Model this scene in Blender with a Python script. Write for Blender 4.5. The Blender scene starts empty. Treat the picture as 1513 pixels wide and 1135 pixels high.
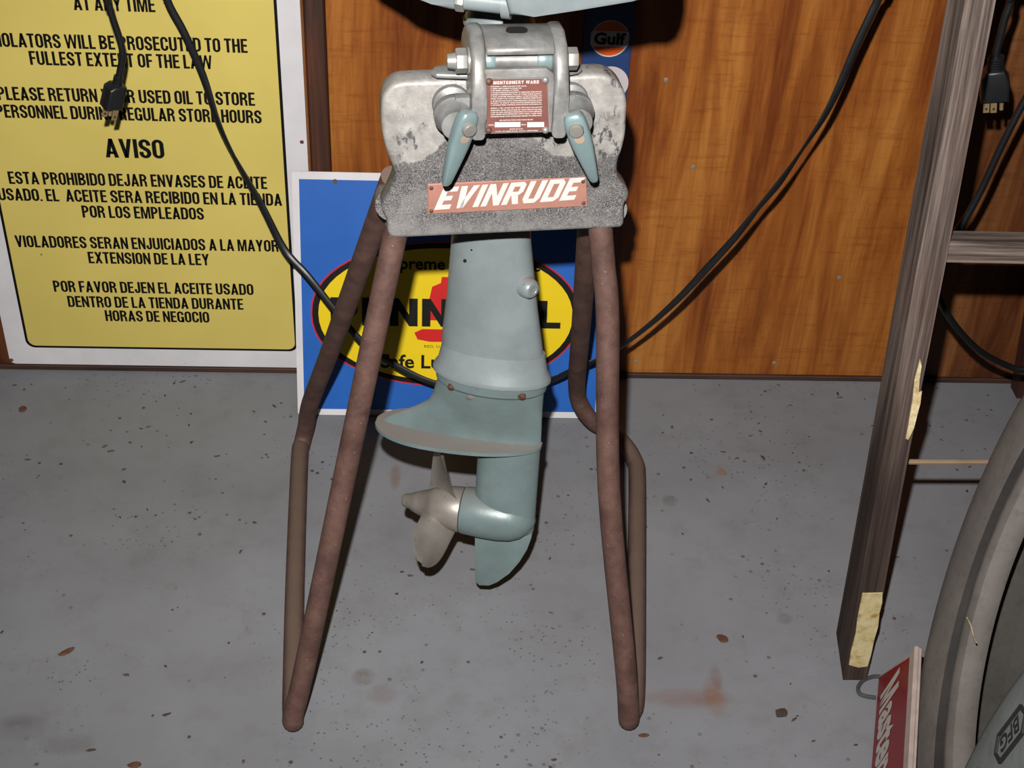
import bpy, bmesh, math, random
from mathutils import Vector, Matrix
R = math.radians
random.seed(7)
SC = bpy.context.scene
COL = SC.collection

# ------------------------------------------------------------------ camera, world, flash, exposure
W, HH, F = 1513.0, 1135.0, 2100.0
CAMH = 1.15
PITCH = math.atan(F / 2808.0); ROLL = R(2.88); YAW = R(3.46)
fwd = Vector((math.sin(YAW) * math.cos(PITCH), math.cos(YAW) * math.cos(PITCH), -math.sin(PITCH)))
r0 = fwd.cross(Vector((0, 0, 1))).normalized(); u0 = r0.cross(fwd)
CR = math.cos(ROLL) * r0 + math.sin(ROLL) * u0
CU = -math.sin(ROLL) * r0 + math.cos(ROLL) * u0
EYE = Vector((0, 0, CAMH))
cd = bpy.data.cameras.new('camera'); cam = bpy.data.objects.new('camera', cd); COL.objects.link(cam)
cd.sensor_width = 36; cd.lens = F / W * 36; cd.clip_start = 0.02
m3 = Matrix((CR, CU, -fwd)).transposed()
cam.matrix_world = Matrix.Translation(EYE) @ m3.to_4x4()
SC.camera = cam
cd.dof.use_dof = False

wd = bpy.data.worlds.new('world'); SC.world = wd; wd.use_nodes = True
wd.node_tree.nodes['Background'].inputs[0].default_value = (1, .93, .85, 1)
wd.node_tree.nodes['Background'].inputs[1].default_value = 0.0015
# the camera's own pop-up flash, about 10 cm above the lens
fl = bpy.data.lights.new('camera_flash', 'SPOT'); flo = bpy.data.objects.new('camera_flash', fl); COL.objects.link(flo)
fl.energy = 205; fl.shadow_soft_size = 0.010; fl.spot_size = R(84); fl.spot_blend = 1.0; fl.color = (1, .97, .94)
flo.matrix_world = Matrix.Translation(EYE + CU * 0.100 - CR * 0.027) @ (m3 @ Matrix.Rotation(R(3), 3, 'X')).to_4x4()
SC.view_settings.view_transform = 'Standard'; SC.view_settings.look = 'None'
SC.view_settings.exposure = 0.0; SC.view_settings.gamma = 1.0; SC.view_settings.use_curve_mapping = False

# ------------------------------------------------------------------ helpers: measuring
def ray(x, y): return fwd + CR * ((x - W / 2) / F) - CU * ((y - HH / 2) / F)
def atY(x, y, Y): d = ray(x, y); return EYE + d * (Y / d.y)
def atZ(x, y, Z): d = ray(x, y); return EYE + d * ((Z - CAMH) / d.z)
class Frame:
    def __init__(s, o, ex, ey, ez): s.o, s.ex, s.ey, s.ez = Vector(o), Vector(ex), Vector(ey), Vector(ez)
    def __call__(s, p): return s.o + s.ex * p[0] + s.ey * p[1] + s.ez * p[2]
    def px(s, x, y, off=0):
        d = ray(x, y); t = ((s.o - EYE).dot(s.ey) + off) / d.dot(s.ey); p = EYE + d * t - s.o
        return (p.dot(s.ex), p.dot(s.ez))
WORLD = Frame((0, 0, 0), (1, 0, 0), (0, 1, 0), (0, 0, 1))

# ------------------------------------------------------------------ helpers: meshes
class MB:
    def __init__(s): s.v = []; s.f = []
    def add(s, vs, fs, T=WORLD):
        b = len(s.v); s.v += [T(v) for v in vs]; s.f += [[i + b for i in f] for f in fs]; return s
    def prism(s, pts, d0, d1, T=WORLD, bev=0.0, seg=2, both=True):
        bm = bmesh.new()
        a = [bm.verts.new((p[0], d0, p[1])) for p in pts]; b = [bm.verts.new((p[0], d1, p[1])) for p in pts]
        n = len(pts); bm.faces.new(a); bm.faces.new(list(reversed(b)))
        for i in range(n): bm.faces.new((a[i], b[i], b[(i + 1) % n], a[(i + 1) % n]))
        if bev:
            es = [e for e in bm.edges if abs(e.verts[0].co.y - e.verts[1].co.y) < 1e-9 and (both or abs(e.verts[0].co.y - d0) < 1e-9)]
            bmesh.ops.bevel(bm, geom=es, offset=bev, segments=seg, affect='EDGES', profile=.5, clamp_overlap=True)
        s.bm(bm, T); return s
    def bm(s, bm, T=WORLD):
        bmesh.ops.recalc_face_normals(bm, faces=bm.faces[:])
        bm.verts.ensure_lookup_table(); bm.verts.index_update()
        s.add([tuple(v.co) for v in bm.verts], [[v.index for v in f.verts] for f in bm.faces], T); bm.free()
    def box(s, lo, hi, T=WORLD, bev=0.0, seg=2):
        bm = bmesh.new(); bmesh.ops.create_cube(bm, size=1)
        for v in bm.verts: v.co = Vector([lo[i] + (v.co[i] + .5) * (hi[i] - lo[i]) for i in range(3)])
        if bev: bmesh.ops.bevel(bm, geom=bm.edges[:], offset=bev, segments=seg, affect='EDGES', profile=.5, clamp_overlap=True)
        s.bm(bm, T); return s
    def lathe(s, prof, T=WORLD, n=32, closed=False, sy=1.0):     # prof: (axial, radius); the axis is the frame's first axis
        vs = []; fs = []; m = len(prof)
        for i in range(n):
            t = 2 * math.pi * i / n
            for a, r in prof: vs.append((a, r * math.cos(t) * sy, r * math.sin(t)))
        for i in range(n):
            j = (i + 1) % n
            for k in range(m if closed else m - 1):
                k2 = (k + 1) % m
                fs.append([i * m + k, j * m + k, j * m + k2, i * m + k2])
        if not closed:
            fs.append([i * m for i in range(n)]); fs.append([i * m + m - 1 for i in reversed(range(n))])
        s.add(vs, fs, T); return s
    def loft(s, rings, T=WORLD, cap=True):
        n = len(rings[0]); vs = [p for r in rings for p in r]; fs = []
        for k in range(len(rings) - 1):
            for i in range(n):
                j = (i + 1) % n; fs.append([k * n + i, k * n + j, (k + 1) * n + j, (k + 1) * n + i])
        if cap: fs.append(list(reversed(range(n)))); fs.append([(len(rings) - 1) * n + i for i in range(n)])
        s.add(vs, fs, T); return s
    def tube(s, pts, r, n=12, sub=6, T=WORLD, flat=1.0, twist=None, smooth=True, face=None):
        P = [Vector(p) for p in pts]
        m = len(P); rr = r if isinstance(r, (list, tuple)) else [r] * m
        Q = []; RR = []; TT = []
        if smooth:
            for i in range(m - 1):
                p0 = P[max(i - 1, 0)]; p1 = P[i]; p2 = P[i + 1]; p3 = P[min(i + 2, m - 1)]
                for k in range(sub):
                    t = k / sub
                    Q.append(.5 * ((2 * p1) + (p2 - p0) * t + (2 * p0 - 5 * p1 + 4 * p2 - p3) * t * t + (3 * p1 - p0 - 3 * p2 + p3) * t ** 3))
                    RR.append(rr[i] * (1 - t) + rr[i + 1] * t)
                    if twist: TT.append(twist[i] * (1 - t) + twist[i + 1] * t)
            Q.append(P[-1]); RR.append(rr[-1]);
            if twist: TT.append(twist[-1])
        else: Q, RR = P, rr; TT = twist
        rings = []; up = None
        for i, q in enumerate(Q):
            d = (Q[min(i + 1, len(Q) - 1)] - Q[max(i - 1, 0)]).normalized()
            if up is None: up = Vector((0, -1, 0)) if abs(d.y) < .9 else Vector((0, 0, 1))
            if face: up = Vector(face)
            u = (up - d * up.dot(d)).normalized(); up = u; w = d.cross(u)
            ring = []
            tw = TT[i] if twist else 0
            for k in range(n):
                t = 2 * math.pi * k / n; x = math.cos(t) * RR[i] * flat; y = math.sin(t) * RR[i]
                xr = x * math.cos(tw) - y * math.sin(tw); yr = x * math.sin(tw) + y * math.cos(tw)
                ring.append(tuple(q + u * xr + w * yr))
            rings.append(ring)
        s.loft(rings, T); return s
    def build(s, name, mat, parent=None, smooth=True, ang=35):
        me = bpy.data.meshes.new(name)
        off = ORIG.get(parent.name, Vector((0, 0, 0))) if parent else Vector((0, 0, 0))
        me.from_pydata([tuple(Vector(v) - off) for v in s.v], [], s.f)
        me.validate(); me.update()
        b = bmesh.new(); b.from_mesh(me); bmesh.ops.recalc_face_normals(b, faces=b.faces[:]); b.to_mesh(me); b.free()
        if smooth:
            for p in me.polygons: p.use_smooth = True
            me.set_sharp_from_angle(angle=R(ang))
        me.materials.append(mat)
        o = bpy.data.objects.new(name, me); COL.objects.link(o)
        if parent: o.parent = parent; ORIG[o.name] = off
        return o
ORIG = {}
def tag(o, label, cat, group=None):
    o['label'] = label; o['category'] = cat
    if group: o['group'] = group
    return o
def thing(name, label, cat, loc):
    o = bpy.data.objects.new(name, None); COL.objects.link(o); o.location = loc; o.empty_display_size = .05
    ORIG[o.name] = Vector(loc); return tag(o, label, cat)
def struct(o): o['kind'] = 'structure'; return o

_tc = {}
def text2d(body, bold=.0, shear=0.0, space=1.0):
    key = (body, bold, shear, space)
    if key in _tc: return _tc[key]
    c = bpy.data.curves.new('t', 'FONT'); c.body = body; c.offset = bold; c.shear = shear; c.space_character = space; c.size = 1; c.resolution_u = 3
    o = bpy.data.objects.new('t', c); COL.objects.link(o); bpy.context.view_layer.update()
    me = o.evaluated_get(bpy.context.evaluated_depsgraph_get()).to_mesh()
    v = [(p.co.x, p.co.y) for p in me.vertices]; f = [list(p.vertices) for p in me.polygons]
    bpy.data.objects.remove(o); bpy.data.curves.remove(c)
    _tc[key] = (v, f); return v, f
def put_text(mb, body, T, a0, a1, c0, h, d=0.0, bold=.02, shear=0.0, space=1.0, slope=0.0):
    v, f = text2d(body, bold, shear, space); hv, _ = text2d('H', bold)
    x0 = min(p[0] for p in v); x1 = max(p[0] for p in v); y0 = min(p[1] for p in hv); y1 = max(p[1] for p in hv)
    sx = (a1 - a0) / (x1 - x0); sy = h / (y1 - y0)
    mb.add([(a0 + (p[0] - x0) * sx, d, c0 + (p[1] - y0) * sy + slope * (p[0] - x0) * sx) for p in v], f, T)
def q(x0, y0, x1, y1): return [(x0, y0), (x1, y0), (x1, y1), (x0, y1)]
LET = {
 'E': (.66, [q(0, 0, .25, 1), q(.25, 0, .66, .21), q(.25, .4, .56, .6), q(.25, .79, .66, 1)]),
 'V': (.78, [[(0, 1), (.27, 1), (.47, 0), (.2, 0)], [(.3, 0), (.47, 0), (.78, 1), (.52, 1), (.33, .3)]]),
 'I': (.25, [q(0, 0, .25, 1)]),
 'N': (.78, [q(0, 0, .24, 1), q(.54, 0, .78, 1), [(.24, 1), (.24, .58), (.54, 0), (.54, .42)]]),
 'R': (.74, [q(0, 0, .25, 1), q(.25, .8, .5, 1), [(.5, 1), (.58, 1), (.72, .88), (.72, .55), (.6, .42), (.5, .42)], q(.25, .4, .5, .57), [(.27, .4), (.55, .42), (.74, 0), (.48, 0)]]),
 'U': (.74, [q(0, .2, .25, 1), q(.49, .2, .74, 1), [(0, .2), (.14, 0), (.6, 0), (.74, .2)]]),
 'D': (.74, [q(0, 0, .25, 1), q(.25, .8, .5, 1), q(.25, 0, .5, .2), [(.5, 1), (.57, 1), (.74, .84), (.74, .16), (.57, 0), (.5, 0)]]),
 'P': (.76, [q(0, 0, .27, 1), q(.27, .8, .5, 1), q(.27, .3, .5, .5), [(.5, 1), (.62, .98), (.74, .85), (.76, .65), (.74, .45), (.62, .32), (.5, .3)]]),
 'Z': (.8, [q(0, .78, .8, 1), q(0, 0, .8, .22), [(0, .22), (.3, .22), (.8, .78), (.5, .78)]]),
 'O': (.95, [q(0, .25, .27, .75), q(.68, .25, .95, .75), [(0, .75), (.27, .75), (.35, .8), (.35, 1), (.22, .97)], [(.95, .75), (.73, .97), (.6, 1), (.6, .8), (.68, .75)], [(0, .25), (.22, .03), (.35, 0), (.35, .2), (.27, .25)], [(.95, .25), (.68, .25), (.6, .2), (.6, 0), (.73, .03)], q(.35, .8, .6, 1), q(.35, 0, .6, .2)]),
 'L': (.66, [q(0, 0, .27, 1), q(.27, 0, .66, .22)]),
}
def arc(cx, cy, rx, ry, t0, t1, a0, a1, n=8):
    P = []
    for i in range(n):
        u, v = R(a0 + (a1 - a0) * i / n), R(a0 + (a1 - a0) * (i + 1) / n)
        P.append([(cx + rx * math.cos(u), cy + ry * math.sin(u)), (cx + rx * math.cos(v), cy + ry * math.sin(v)), (cx + (rx - t0) * math.cos(v), cy + (ry - t1) * math.sin(v)), (cx + (rx - t0) * math.cos(u), cy + (ry - t1) * math.sin(u))])
    return P
S_, B_ = .178, .152
def bowl(w, y0, y1, x=.22): return arc(x, (y0 + y1) / 2, w - x, (y1 - y0) / 2, S_, B_, -90, 90, 10) + [q(S_, y1 - B_, x, y1), q(S_, y0, x, y0 + B_)]
OT = arc(.25, .74, .25, .26, S_, B_, 0, 180, 12); OB = arc(.25, .26, .25, .26, S_, B_, 180, 360, 12)
CON = {
 'A': (.56, [[(0, 0), (S_, 0), (.36, 1), (.2, 1)], [(.56, 0), (.56 - S_, 0), (.2, 1), (.36, 1)], q(.13, .19, .43, .33)]),
 'B': (.52, [q(0, 0, S_, 1)] + bowl(.49, .46, 1) + bowl(.52, 0, .56)),
 'C': (.5, OT + OB + [q(0, .26, S_, .74), q(.5 - S_, .64, .5, .74), q(.5 - S_, .26, .5, .37)]),
 'D': (.51, [q(0, 0, S_, 1), q(S_, 1 - B_, .25, 1), q(S_, 0, .25, B_), q(.51 - S_, .27, .51, .73)] + arc(.25, .73, .26, .27, S_, B_, 0, 90) + arc(.25, .27, .26, .27, S_, B_, 270, 360)),
 'E': (.43, [q(0, 0, S_, 1), q(S_, 0, .43, B_), q(S_, .44, .4, .44 + B_), q(S_, 1 - B_, .43, 1)]),
 'F': (.42, [q(0, 0, S_, 1), q(S_, .42, .39, .42 + B_), q(S_, 1 - B_, .42, 1)]),
 'G': (.51, OT + OB + [q(0, .26, S_, .74), q(.5 - S_, .66, .5, .74), q(.5 - S_, 0, .51, .5), q(.27, .38, .5 - S_, .5)]),
 'H': (.51, [q(0, 0, S_, 1), q(.51 - S_, 0, .51, 1), q(S_, .44, .51 - S_, .44 + B_)]),
 'I': (S_, [q(0, 0, S_, 1)]),
 'J': (.43, [q(.43 - S_, .24, .43, 1), q(0, .24, S_, .36)] + arc(.215, .24, .215, .24, S_, B_, 180, 360)),
 'L': (.41, [q(0, 0, S_, 1), q(S_, 0, .41, B_)]),
 'M': (.66, [q(0, 0, .15, 1), q(.51, 0, .66, 1), [(.15, 1), (.2, 1), (.4, .0), (.26, 0), (.15, .62)], [(.51, 1), (.46, 1), (.26, 0), (.4, 0), (.51, .62)]]),
 'N': (.52, [q(0, 0, .155, 1), q(.365, 0, .52, 1), [(.155, 1), (.155, .56), (.365, 0), (.365, .44)]]),
 'O': (.5, OT + OB + [q(0, .26, S_, .74), q(.5 - S_, .26, .5, .74)]),
 'P': (.49, [q(0, 0, S_, 1)] + bowl(.49, .4, 1)),
 'R': (.52, [q(0, 0, S_, 1)] + bowl(.5, .44, 1) + [[(.2, .5), (.36, .52), (.49, .38), (.49, .1), (.52, 0), (.35, 0), (.325, .3), (.28, .44), (.2, .45)]]),
 'S': (.5, OT + OB + [q(.5 - S_, .67, .5, .74), q(0, .26, S_, .34), [(0, .74), (S_, .74), (.2, .66), (.44, .48), (.5, .32), (.5, .26), (.5 - S_, .26), (.3, .35), (.06, .53), (0, .66)]]),
 'T': (.46, [q(0, 1 - B_, .46, 1), q(.23 - S_ / 2, 0, .23 + S_ / 2, 1 - B_)]),
 'U': (.51, [q(0, .25, S_, 1), q(.51 - S_, .25, .51, 1)] + arc(.255, .25, .255, .25, S_, B_, 180, 360, 10)),
 'V': (.54, [[(0, 1), (S_, 1), (.35, 0), (.19, 0)], [(.54, 1), (.54 - S_, 1), (.19, 0), (.35, 0)]]),
 'W': (.82, [[(0, 1), (.15, 1), (.28, 0), (.14, 0)], [(.14, 0), (.28, 0), (.475, 1), (.345, 1)], [(.345, 1), (.475, 1), (.68, 0), (.54, 0)], [(.54, 0), (.68, 0), (.82, 1), (.67, 1)]]),
 'X': (.54, [[(0, 0), (.18, 0), (.54, 1), (.36, 1)], [(.36, 0), (.54, 0), (.18, 1), (0, 1)]]),
 'Y': (.54, [[(0, 1), (.18, 1), (.36, .42), (.18, .42)], [(.54, 1), (.36, 1), (.18, .42), (.36, .42)], q(.19, 0, .35, .43)]),
 '.': (.15, [q(0, 0, .15, .15)]), ' ': (.15, []),
}
def put_block(mb, body, T, a0, a1, c0, h, d, gap=.12, shear=0.0, slope=0.0, LET=LET):
    tot = sum(LET[c][0] for c in body) + gap * (len(body) - 1); k = (a1 - a0 - shear * h) / tot; x = 0
    for c in body:
        w, ps = LET[c]
        for p in ps:
            mb.add([(a0 + (x + u) * k + shear * h * v, d, c0 + v * h + slope * (x + u) * k) for u, v in p], [list(range(len(p)))], T)
        x += w + gap

# ------------------------------------------------------------------ helpers: materials
def lin(c):
    c = c / 255.0
    return c / 12.92 if c <= .04045 else ((c + .055) / 1.055) ** 2.4
ALB = .6        # surfaces are this much darker than they photograph; the flash makes up for it
def rgb(r, g, b): return (lin(r) * ALB, lin(g) * ALB, lin(b) * ALB, 1)
class Mat:
    def __init__(s, name):
        s.m = bpy.data.materials.new(name); s.m.use_nodes = True; s.nt = s.m.node_tree; s.b = s.nt.nodes['Principled BSDF']
        s.tc = s.nt.nodes.new('ShaderNodeTexCoord')
    def n(s, t, **k):
        x = s.nt.nodes.new(t)
        for a, b in k.items(): setattr(x, a, b)
        return x
    def set(s, sock, v):
        if hasattr(v, 'is_linked') or isinstance(v, bpy.types.NodeSocket): s.nt.links.new(v, sock)
        else: sock.default_value = v
    def vec(s, scale=(1, 1, 1), loc=(0, 0, 0), rot=(0, 0, 0), pre=None):
        mp = s.n('ShaderNodeMapping'); src = s.tc.outputs['Object']
        if pre:                                 # turn the coordinates into the piece's own axes first
            m0 = s.n('ShaderNodeMapping'); s.nt.links.new(src, m0.inputs[0]); m0.inputs['Rotation'].default_value = pre; src = m0.outputs[0]
        s.nt.links.new(src, mp.inputs[0])
        mp.inputs['Scale'].default_value = scale; mp.inputs['Location'].default_value = loc; mp.inputs['Rotation'].default_value = rot
        return mp.outputs[0]
    def noise(s, sc, det=4, vec=None, rough=.55, dist=0.0):
        x = s.n('ShaderNodeTexNoise'); x.inputs['Scale'].default_value = sc; x.inputs['Detail'].default_value = det
        x.inputs['Roughness'].default_value = rough; x.inputs['Distortion'].default_value = dist
        s.nt.links.new(vec if vec else s.tc.outputs['Object'], x.inputs['Vector']); return x.outputs['Fac']
    def voro(s, sc, vec=None, feature='F1'):
        x = s.n('ShaderNodeTexVoronoi', feature=feature); x.inputs['Scale'].default_value = sc
        s.nt.links.new(vec if vec else s.tc.outputs['Object'], x.inputs['Vector']); return x.outputs['Distance']
    def wave(s, sc, dist, vec, det=2, dsc=1.0):
        x = s.n('ShaderNodeTexWave'); x.inputs['Scale'].default_value = sc; x.inputs['Distortion'].default_value = dist
        x.inputs['Detail'].default_value = det; x.inputs['Detail Scale'].default_value = dsc
        s.nt.links.new(vec, x.inputs['Vector']); return x.outputs['Fac']
    def ramp(s, fac, *st):
        x = s.n('ShaderNodeValToRGB'); e = x.color_ramp.elements
        while len(e) < len(st): e.new(.5)
        for i, (p, c) in enumerate(st):
            e[i].position = p; e[i].color = c if isinstance(c, tuple) else (c, c, c, 1)
        s.set(x.inputs[0], fac); return x.outputs[0]
    def mix(s, fac, a, b, mode='MIX'):
        x = s.n('ShaderNodeMix', data_type='RGBA', blend_type=mode)
        s.set(x.inputs[0], fac); s.set(x.inputs[6], a); s.set(x.inputs[7], b); return x.outputs[2]
    def math(s, op, a, b=0.0, clamp=False):
        x = s.n('ShaderNodeMath', operation=op, use_clamp=clamp); s.set(x.inputs[0], a); s.set(x.inputs[1], b); return x.outputs[0]
    def sep(s, vec=None):
        x = s.n('ShaderNodeSeparateXYZ'); s.nt.links.new(vec if vec else s.tc.outputs['Object'], x.inputs[0]); return x.outputs
    def up(s, lo, hi):        # how much a surface faces up: where dust settles
        g = s.n('ShaderNodeNewGeometry'); z = s.sep(g.outputs['Normal'])[2]; return s.ramp(z, (lo, 0.0), (hi, 1.0))
    def blob(s, x, y, rx, ry, soft=.6):      # 1 inside an ellipse on the ground plane
        o = s.sep(); dx = s.math('MULTIPLY', s.math('SUBTRACT', o[0], x), 1 / rx); dy = s.math('MULTIPLY', s.math('SUBTRACT', o[1], y), 1 / ry)
        d = s.math('ADD', s.math('MULTIPLY', dx, dx), s.math('MULTIPLY', dy, dy)); return s.ramp(d, (1 - soft, 1.0), (1.0, 0.0))
    def out(s, col, rough=.6, metal=0.0, bump=None, bstr=.2, bdist=.002, spec=.5):
        s.set(s.b.inputs['Base Color'], col); s.set(s.b.inputs['Roughness'], rough); s.b.inputs['Metallic'].default_value = metal
        s.b.inputs['Specular IOR Level'].default_value = spec * .7
        if bump is not None:
            x = s.n('ShaderNodeBump'); x.inputs['Strength'].default_value = bstr; x.inputs['Distance'].default_value = bdist
            s.set(x.inputs['Height'], bump); s.nt.links.new(x.outputs[0], s.b.inputs['Normal'])
        return s.m
def plain(name, c, rough=.6, metal=0.0, var=.12, sc=40, spec=.4):
    k = Mat(name); n = k.noise(sc, 5)
    d = tuple(x * (1 - var) for x in c[:3]) + (1,); l = tuple(min(1, x * (1 + var)) for x in c[:3]) + (1,)
    return k.out(k.ramp(n, (.3, d), (.7, l)), rough, metal, spec=spec)

def m_plywood(name, seed, c1, c2, c3):
    k = Mat(name)
    v = k.vec((1, 1, .11), (seed, 0, seed), (0, R(7), 0)); g = k.noise(19, 6, v, .62, .5)
    col = k.ramp(g, (.38, c1), (.5, c2), (.62, c3))
    hv = k.vec((1.1, 1, 9), (seed, 0, 0), (0, R(.6), 0)); h = k.noise(14, 5, hv, .7, .4)
    col = k.mix(k.ramp(h, (.53, 0.0), (.70, .5)), col, c1)
    fine = k.noise(150, 5, k.vec((1, 1, .03), (seed, 0, 0), (0, R(7), 0)), .65); col = k.mix(k.ramp(fine, (.45, 0.0), (.8, .45)), col, c3, 'MULTIPLY')
    st = k.voro(7, k.vec((1, 1, .35), (seed, 0, seed)))
    col = k.mix(k.ramp(st, (.0, .5), (.06, 0.0)), col, c1)
    return k.out(col, .42, bump=fine, bstr=.12, spec=.3)
ALB = 0.48
PLY = m_plywood('plywood_varnished', 1.3, rgb(130, 66, 27), rgb(168, 98, 40), rgb(196, 127, 58))
PLY2 = m_plywood('plywood_aged', 6.1, rgb(92, 50, 28), rgb(126, 76, 42), rgb(150, 98, 58))
ALB = .6
k = Mat('dark_batten_wood'); v = k.vec((1, 1, .06)); n = k.noise(55, 5, v, .6, .8)
BATTEN = k.out(k.ramp(n, (.3, rgb(38, 20, 12)), (.55, rgb(78, 42, 24)), (.75, rgb(110, 58, 30))), .55)
k = Mat('baseboard_dark'); n = k.noise(30, 5, k.vec((.2, 1, 1)))
BASEM = k.out(k.ramp(n, (.3, rgb(40, 24, 18)), (.7, rgb(84, 52, 38))), .7)

# painted concrete with scuffs, grit and rust stains
k = Mat('painted_concrete_floor')
n1 = k.noise(3.5, 6, None, .6); col = k.ramp(n1, (.3, rgb(123, 124, 128)), (.7, rgb(141, 143, 148)))
n2 = k.noise(22, 5, None, .7); col = k.mix(k.ramp(n2, (.5, 0.0), (.85, .35)), col, rgb(92, 84, 76))
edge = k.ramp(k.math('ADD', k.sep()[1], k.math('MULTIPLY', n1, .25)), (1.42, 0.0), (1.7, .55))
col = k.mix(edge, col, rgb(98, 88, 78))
sp = k.voro(55); spn = k.noise(9, 4); col = k.mix(k.math('MULTIPLY', k.ramp(sp, (.09, 1.0), (.16, 0.0)), k.ramp(spn, (.5, 0.0), (.6, .8))), col, rgb(52, 42, 36))
sp2 = k.voro(130); spn2 = k.noise(6, 4, k.vec((1, 1, 1), (3, 1, 0))); col = k.mix(k.math('MULTIPLY', k.ramp(sp2, (.1, 1.0), (.2, 0.0)), k.ramp(spn2, (.48, 0.0), (.6, .6))), col, rgb(60, 50, 44))
rn = k.noise(30, 5, k.vec((.5, 1, 1)), .7)
for (px, py, rx, ry, a, c) in ((1015, 1032, .055, .016, .45, rgb(120, 78, 58)), (1056, 1030, .014, .03, .5, rgb(130, 84, 52)), (1058, 1000, .008, .02, .5, rgb(110, 74, 58)),
                              (584, 705, .008, .028, .6, rgb(120, 84, 66)), (537, 1000, .014, .014, .7, rgb(86, 70, 46)), (990, 740, .012, .012, .5, rgb(84, 74, 60)), (1160, 914, .01, .01, .6, rgb(84, 80, 58)),
                              (1066, 698, .008, .01, .8, rgb(140, 96, 50)), (565, 1025, .018, .018, .35, rgb(110, 84, 74)), (30, 1075, .03, .02, .4, rgb(80, 70, 62)), (100, 1100, .03, .016, .35, rgb(80, 70, 62))):
    p = atZ(px, py, 0)
    col = k.mix(k.math('MULTIPLY', k.math('MULTIPLY', k.blob(p.x, p.y, rx, ry, .9), k.ramp(rn, (.3, .2), (.6, 1.0))), a), col, c)
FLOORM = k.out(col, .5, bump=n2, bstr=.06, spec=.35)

# sea-green enamel with dust on what faces up
def m_teal(name, base, dust=.75):
    k = Mat(name); n = k.noise(25, 5); n2 = k.noise(160, 3)
    d = tuple(x * .82 for x in base[:3]) + (1,)
    col = k.ramp(n, (.35, d), (.65, base)); col = k.mix(k.ramp(n2, (.58, 0.0), (.75, .3)), col, rgb(158, 156, 152))
    sc = k.voro(42); col = k.mix(k.math('MULTIPLY', k.ramp(sc, (.04, 1.0), (.07, 0.0)), k.ramp(k.noise(11, 3), (.5, 0.0), (.56, .8))), col, rgb(50, 48, 46))
    du = k.math('MULTIPLY', k.up(.55, .95), k.ramp(k.noise(20, 4), (.25, dust * .8), (.7, dust)))
    col = k.mix(du, col, rgb(150, 138, 130)); return k.out(col, .38, 0.15, bump=n2, bstr=.05, spec=.5)
ALB = 0.516
TEAL = m_teal('sea_green_enamel', rgb(150, 161, 163)); TEALD = m_teal('sea_green_enamel_dark', rgb(130, 149, 149), .85)
TEALG = m_teal('gear_case_enamel', rgb(130, 149, 149), .35)
HANDLEM = m_teal('handle_enamel', rgb(136, 158, 160), .3)
ALB = .6
ALB = 0.516
k = Mat('weathered_aluminium'); n = k.noise(45, 6, None, .65); n2 = k.noise(14, 4)
col = k.ramp(n, (.3, rgb(120, 120, 118)), (.6, rgb(162, 162, 160)), (.8, rgb(184, 182, 178)))
col = k.mix(k.ramp(n2, (.5, 0.0), (.7, .45)), col, rgb(126, 114, 102)); ALU = k.out(col, .42, .35, bump=n, bstr=.1)
k = Mat('propeller_bronze_grey'); n = k.noise(30, 5); n2 = k.noise(120, 3)
col = k.ramp(n, (.3, rgb(140, 132, 124)), (.7, rgb(172, 165, 156))); col = k.mix(k.ramp(n2, (.62, 0.0), (.75, .5)), col, rgb(100, 88, 78)); PROPM = k.out(col, .4, .4)
STEEL = plain('bolt_steel', rgb(176, 174, 168), .35, .5); COPPER = plain('rusty_screw', rgb(100, 70, 58), .6, .1, .3, 300); DARKM = plain('dark_hole', rgb(14, 12, 12), .9)

ALB = .6
# cast stand head: bare pitted silver above, dark worn crackle below
ALB = 0.54
k = Mat('cast_head_worn'); o = k.sep()
n = k.noise(60, 6, None, .7); ns = k.noise(900, 4, None, .75); nb = k.noise(26, 9, None, .75)
top = k.ramp(n, (.3, rgb(140, 138, 134)), (.52, rgb(172, 168, 163)), (.7, rgb(196, 192, 186)))
chip = k.math('MULTIPLY', k.ramp(k.noise(170, 4, k.vec((1, 1, .6)), .7), (.52, 0.0), (.58, 1.0)), k.ramp(k.noise(22, 3, k.vec((1, 1, 1), (.4, 0, .2))), (.54, 0.0), (.6, 1.0)))
top = k.mix(chip, top, rgb(92, 90, 90))
low = k.ramp(ns, (.40, rgb(70, 68, 69)), (.52, rgb(124, 121, 121)), (.64, rgb(186, 182, 179)))
low = k.mix(k.ramp(k.noise(24, 6, None, .75), (.48, 0.0), (.66, .65)), low, rgb(158, 155, 152))
low = k.mix(k.math('MULTIPLY', k.ramp(k.noise(70, 7, k.vec((1, 1, .5), (.7, 0, .1), (0, R(35), 0)), .8), (.60, 0.0), (.66, .6)), k.ramp(k.noise(12, 2), (.45, 0.0), (.55, 1.0))), low, rgb(196, 192, 188))
low = k.mix(k.math('MULTIPLY', k.ramp(k.math('MULTIPLY', k.math('SUBTRACT', o[2], .53), 10), (.15, 0.0), (.5, .75)), k.ramp(n, (.35, 1.0), (.65, .3))), low, k.ramp(ns, (.42, rgb(58, 56, 57)), (.6, rgb(122, 119, 118))))
scr = k.wave(9, 14, k.vec((1, 1, 1), (0, 0, 0), (0, R(40), 0)), 4, 3); low = k.mix(k.ramp(scr, (.995, 0.0), (1.0, .25)), low, rgb(205, 200, 196))
cx = k.math('ABSOLUTE', k.math('SUBTRACT', o[0], .005)); hump = k.ramp(cx, (.035, .022), (.055, 0.0))
lev = k.math('ADD', k.math('SUBTRACT', o[2], hump), k.math('MULTIPLY', k.math('SUBTRACT', nb, .5), .035))
col = k.mix(k.ramp(k.math('MULTIPLY', k.math('SUBTRACT', lev, .57), 20), (.38, 0.0), (.42, 1.0)), low, top)
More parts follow.
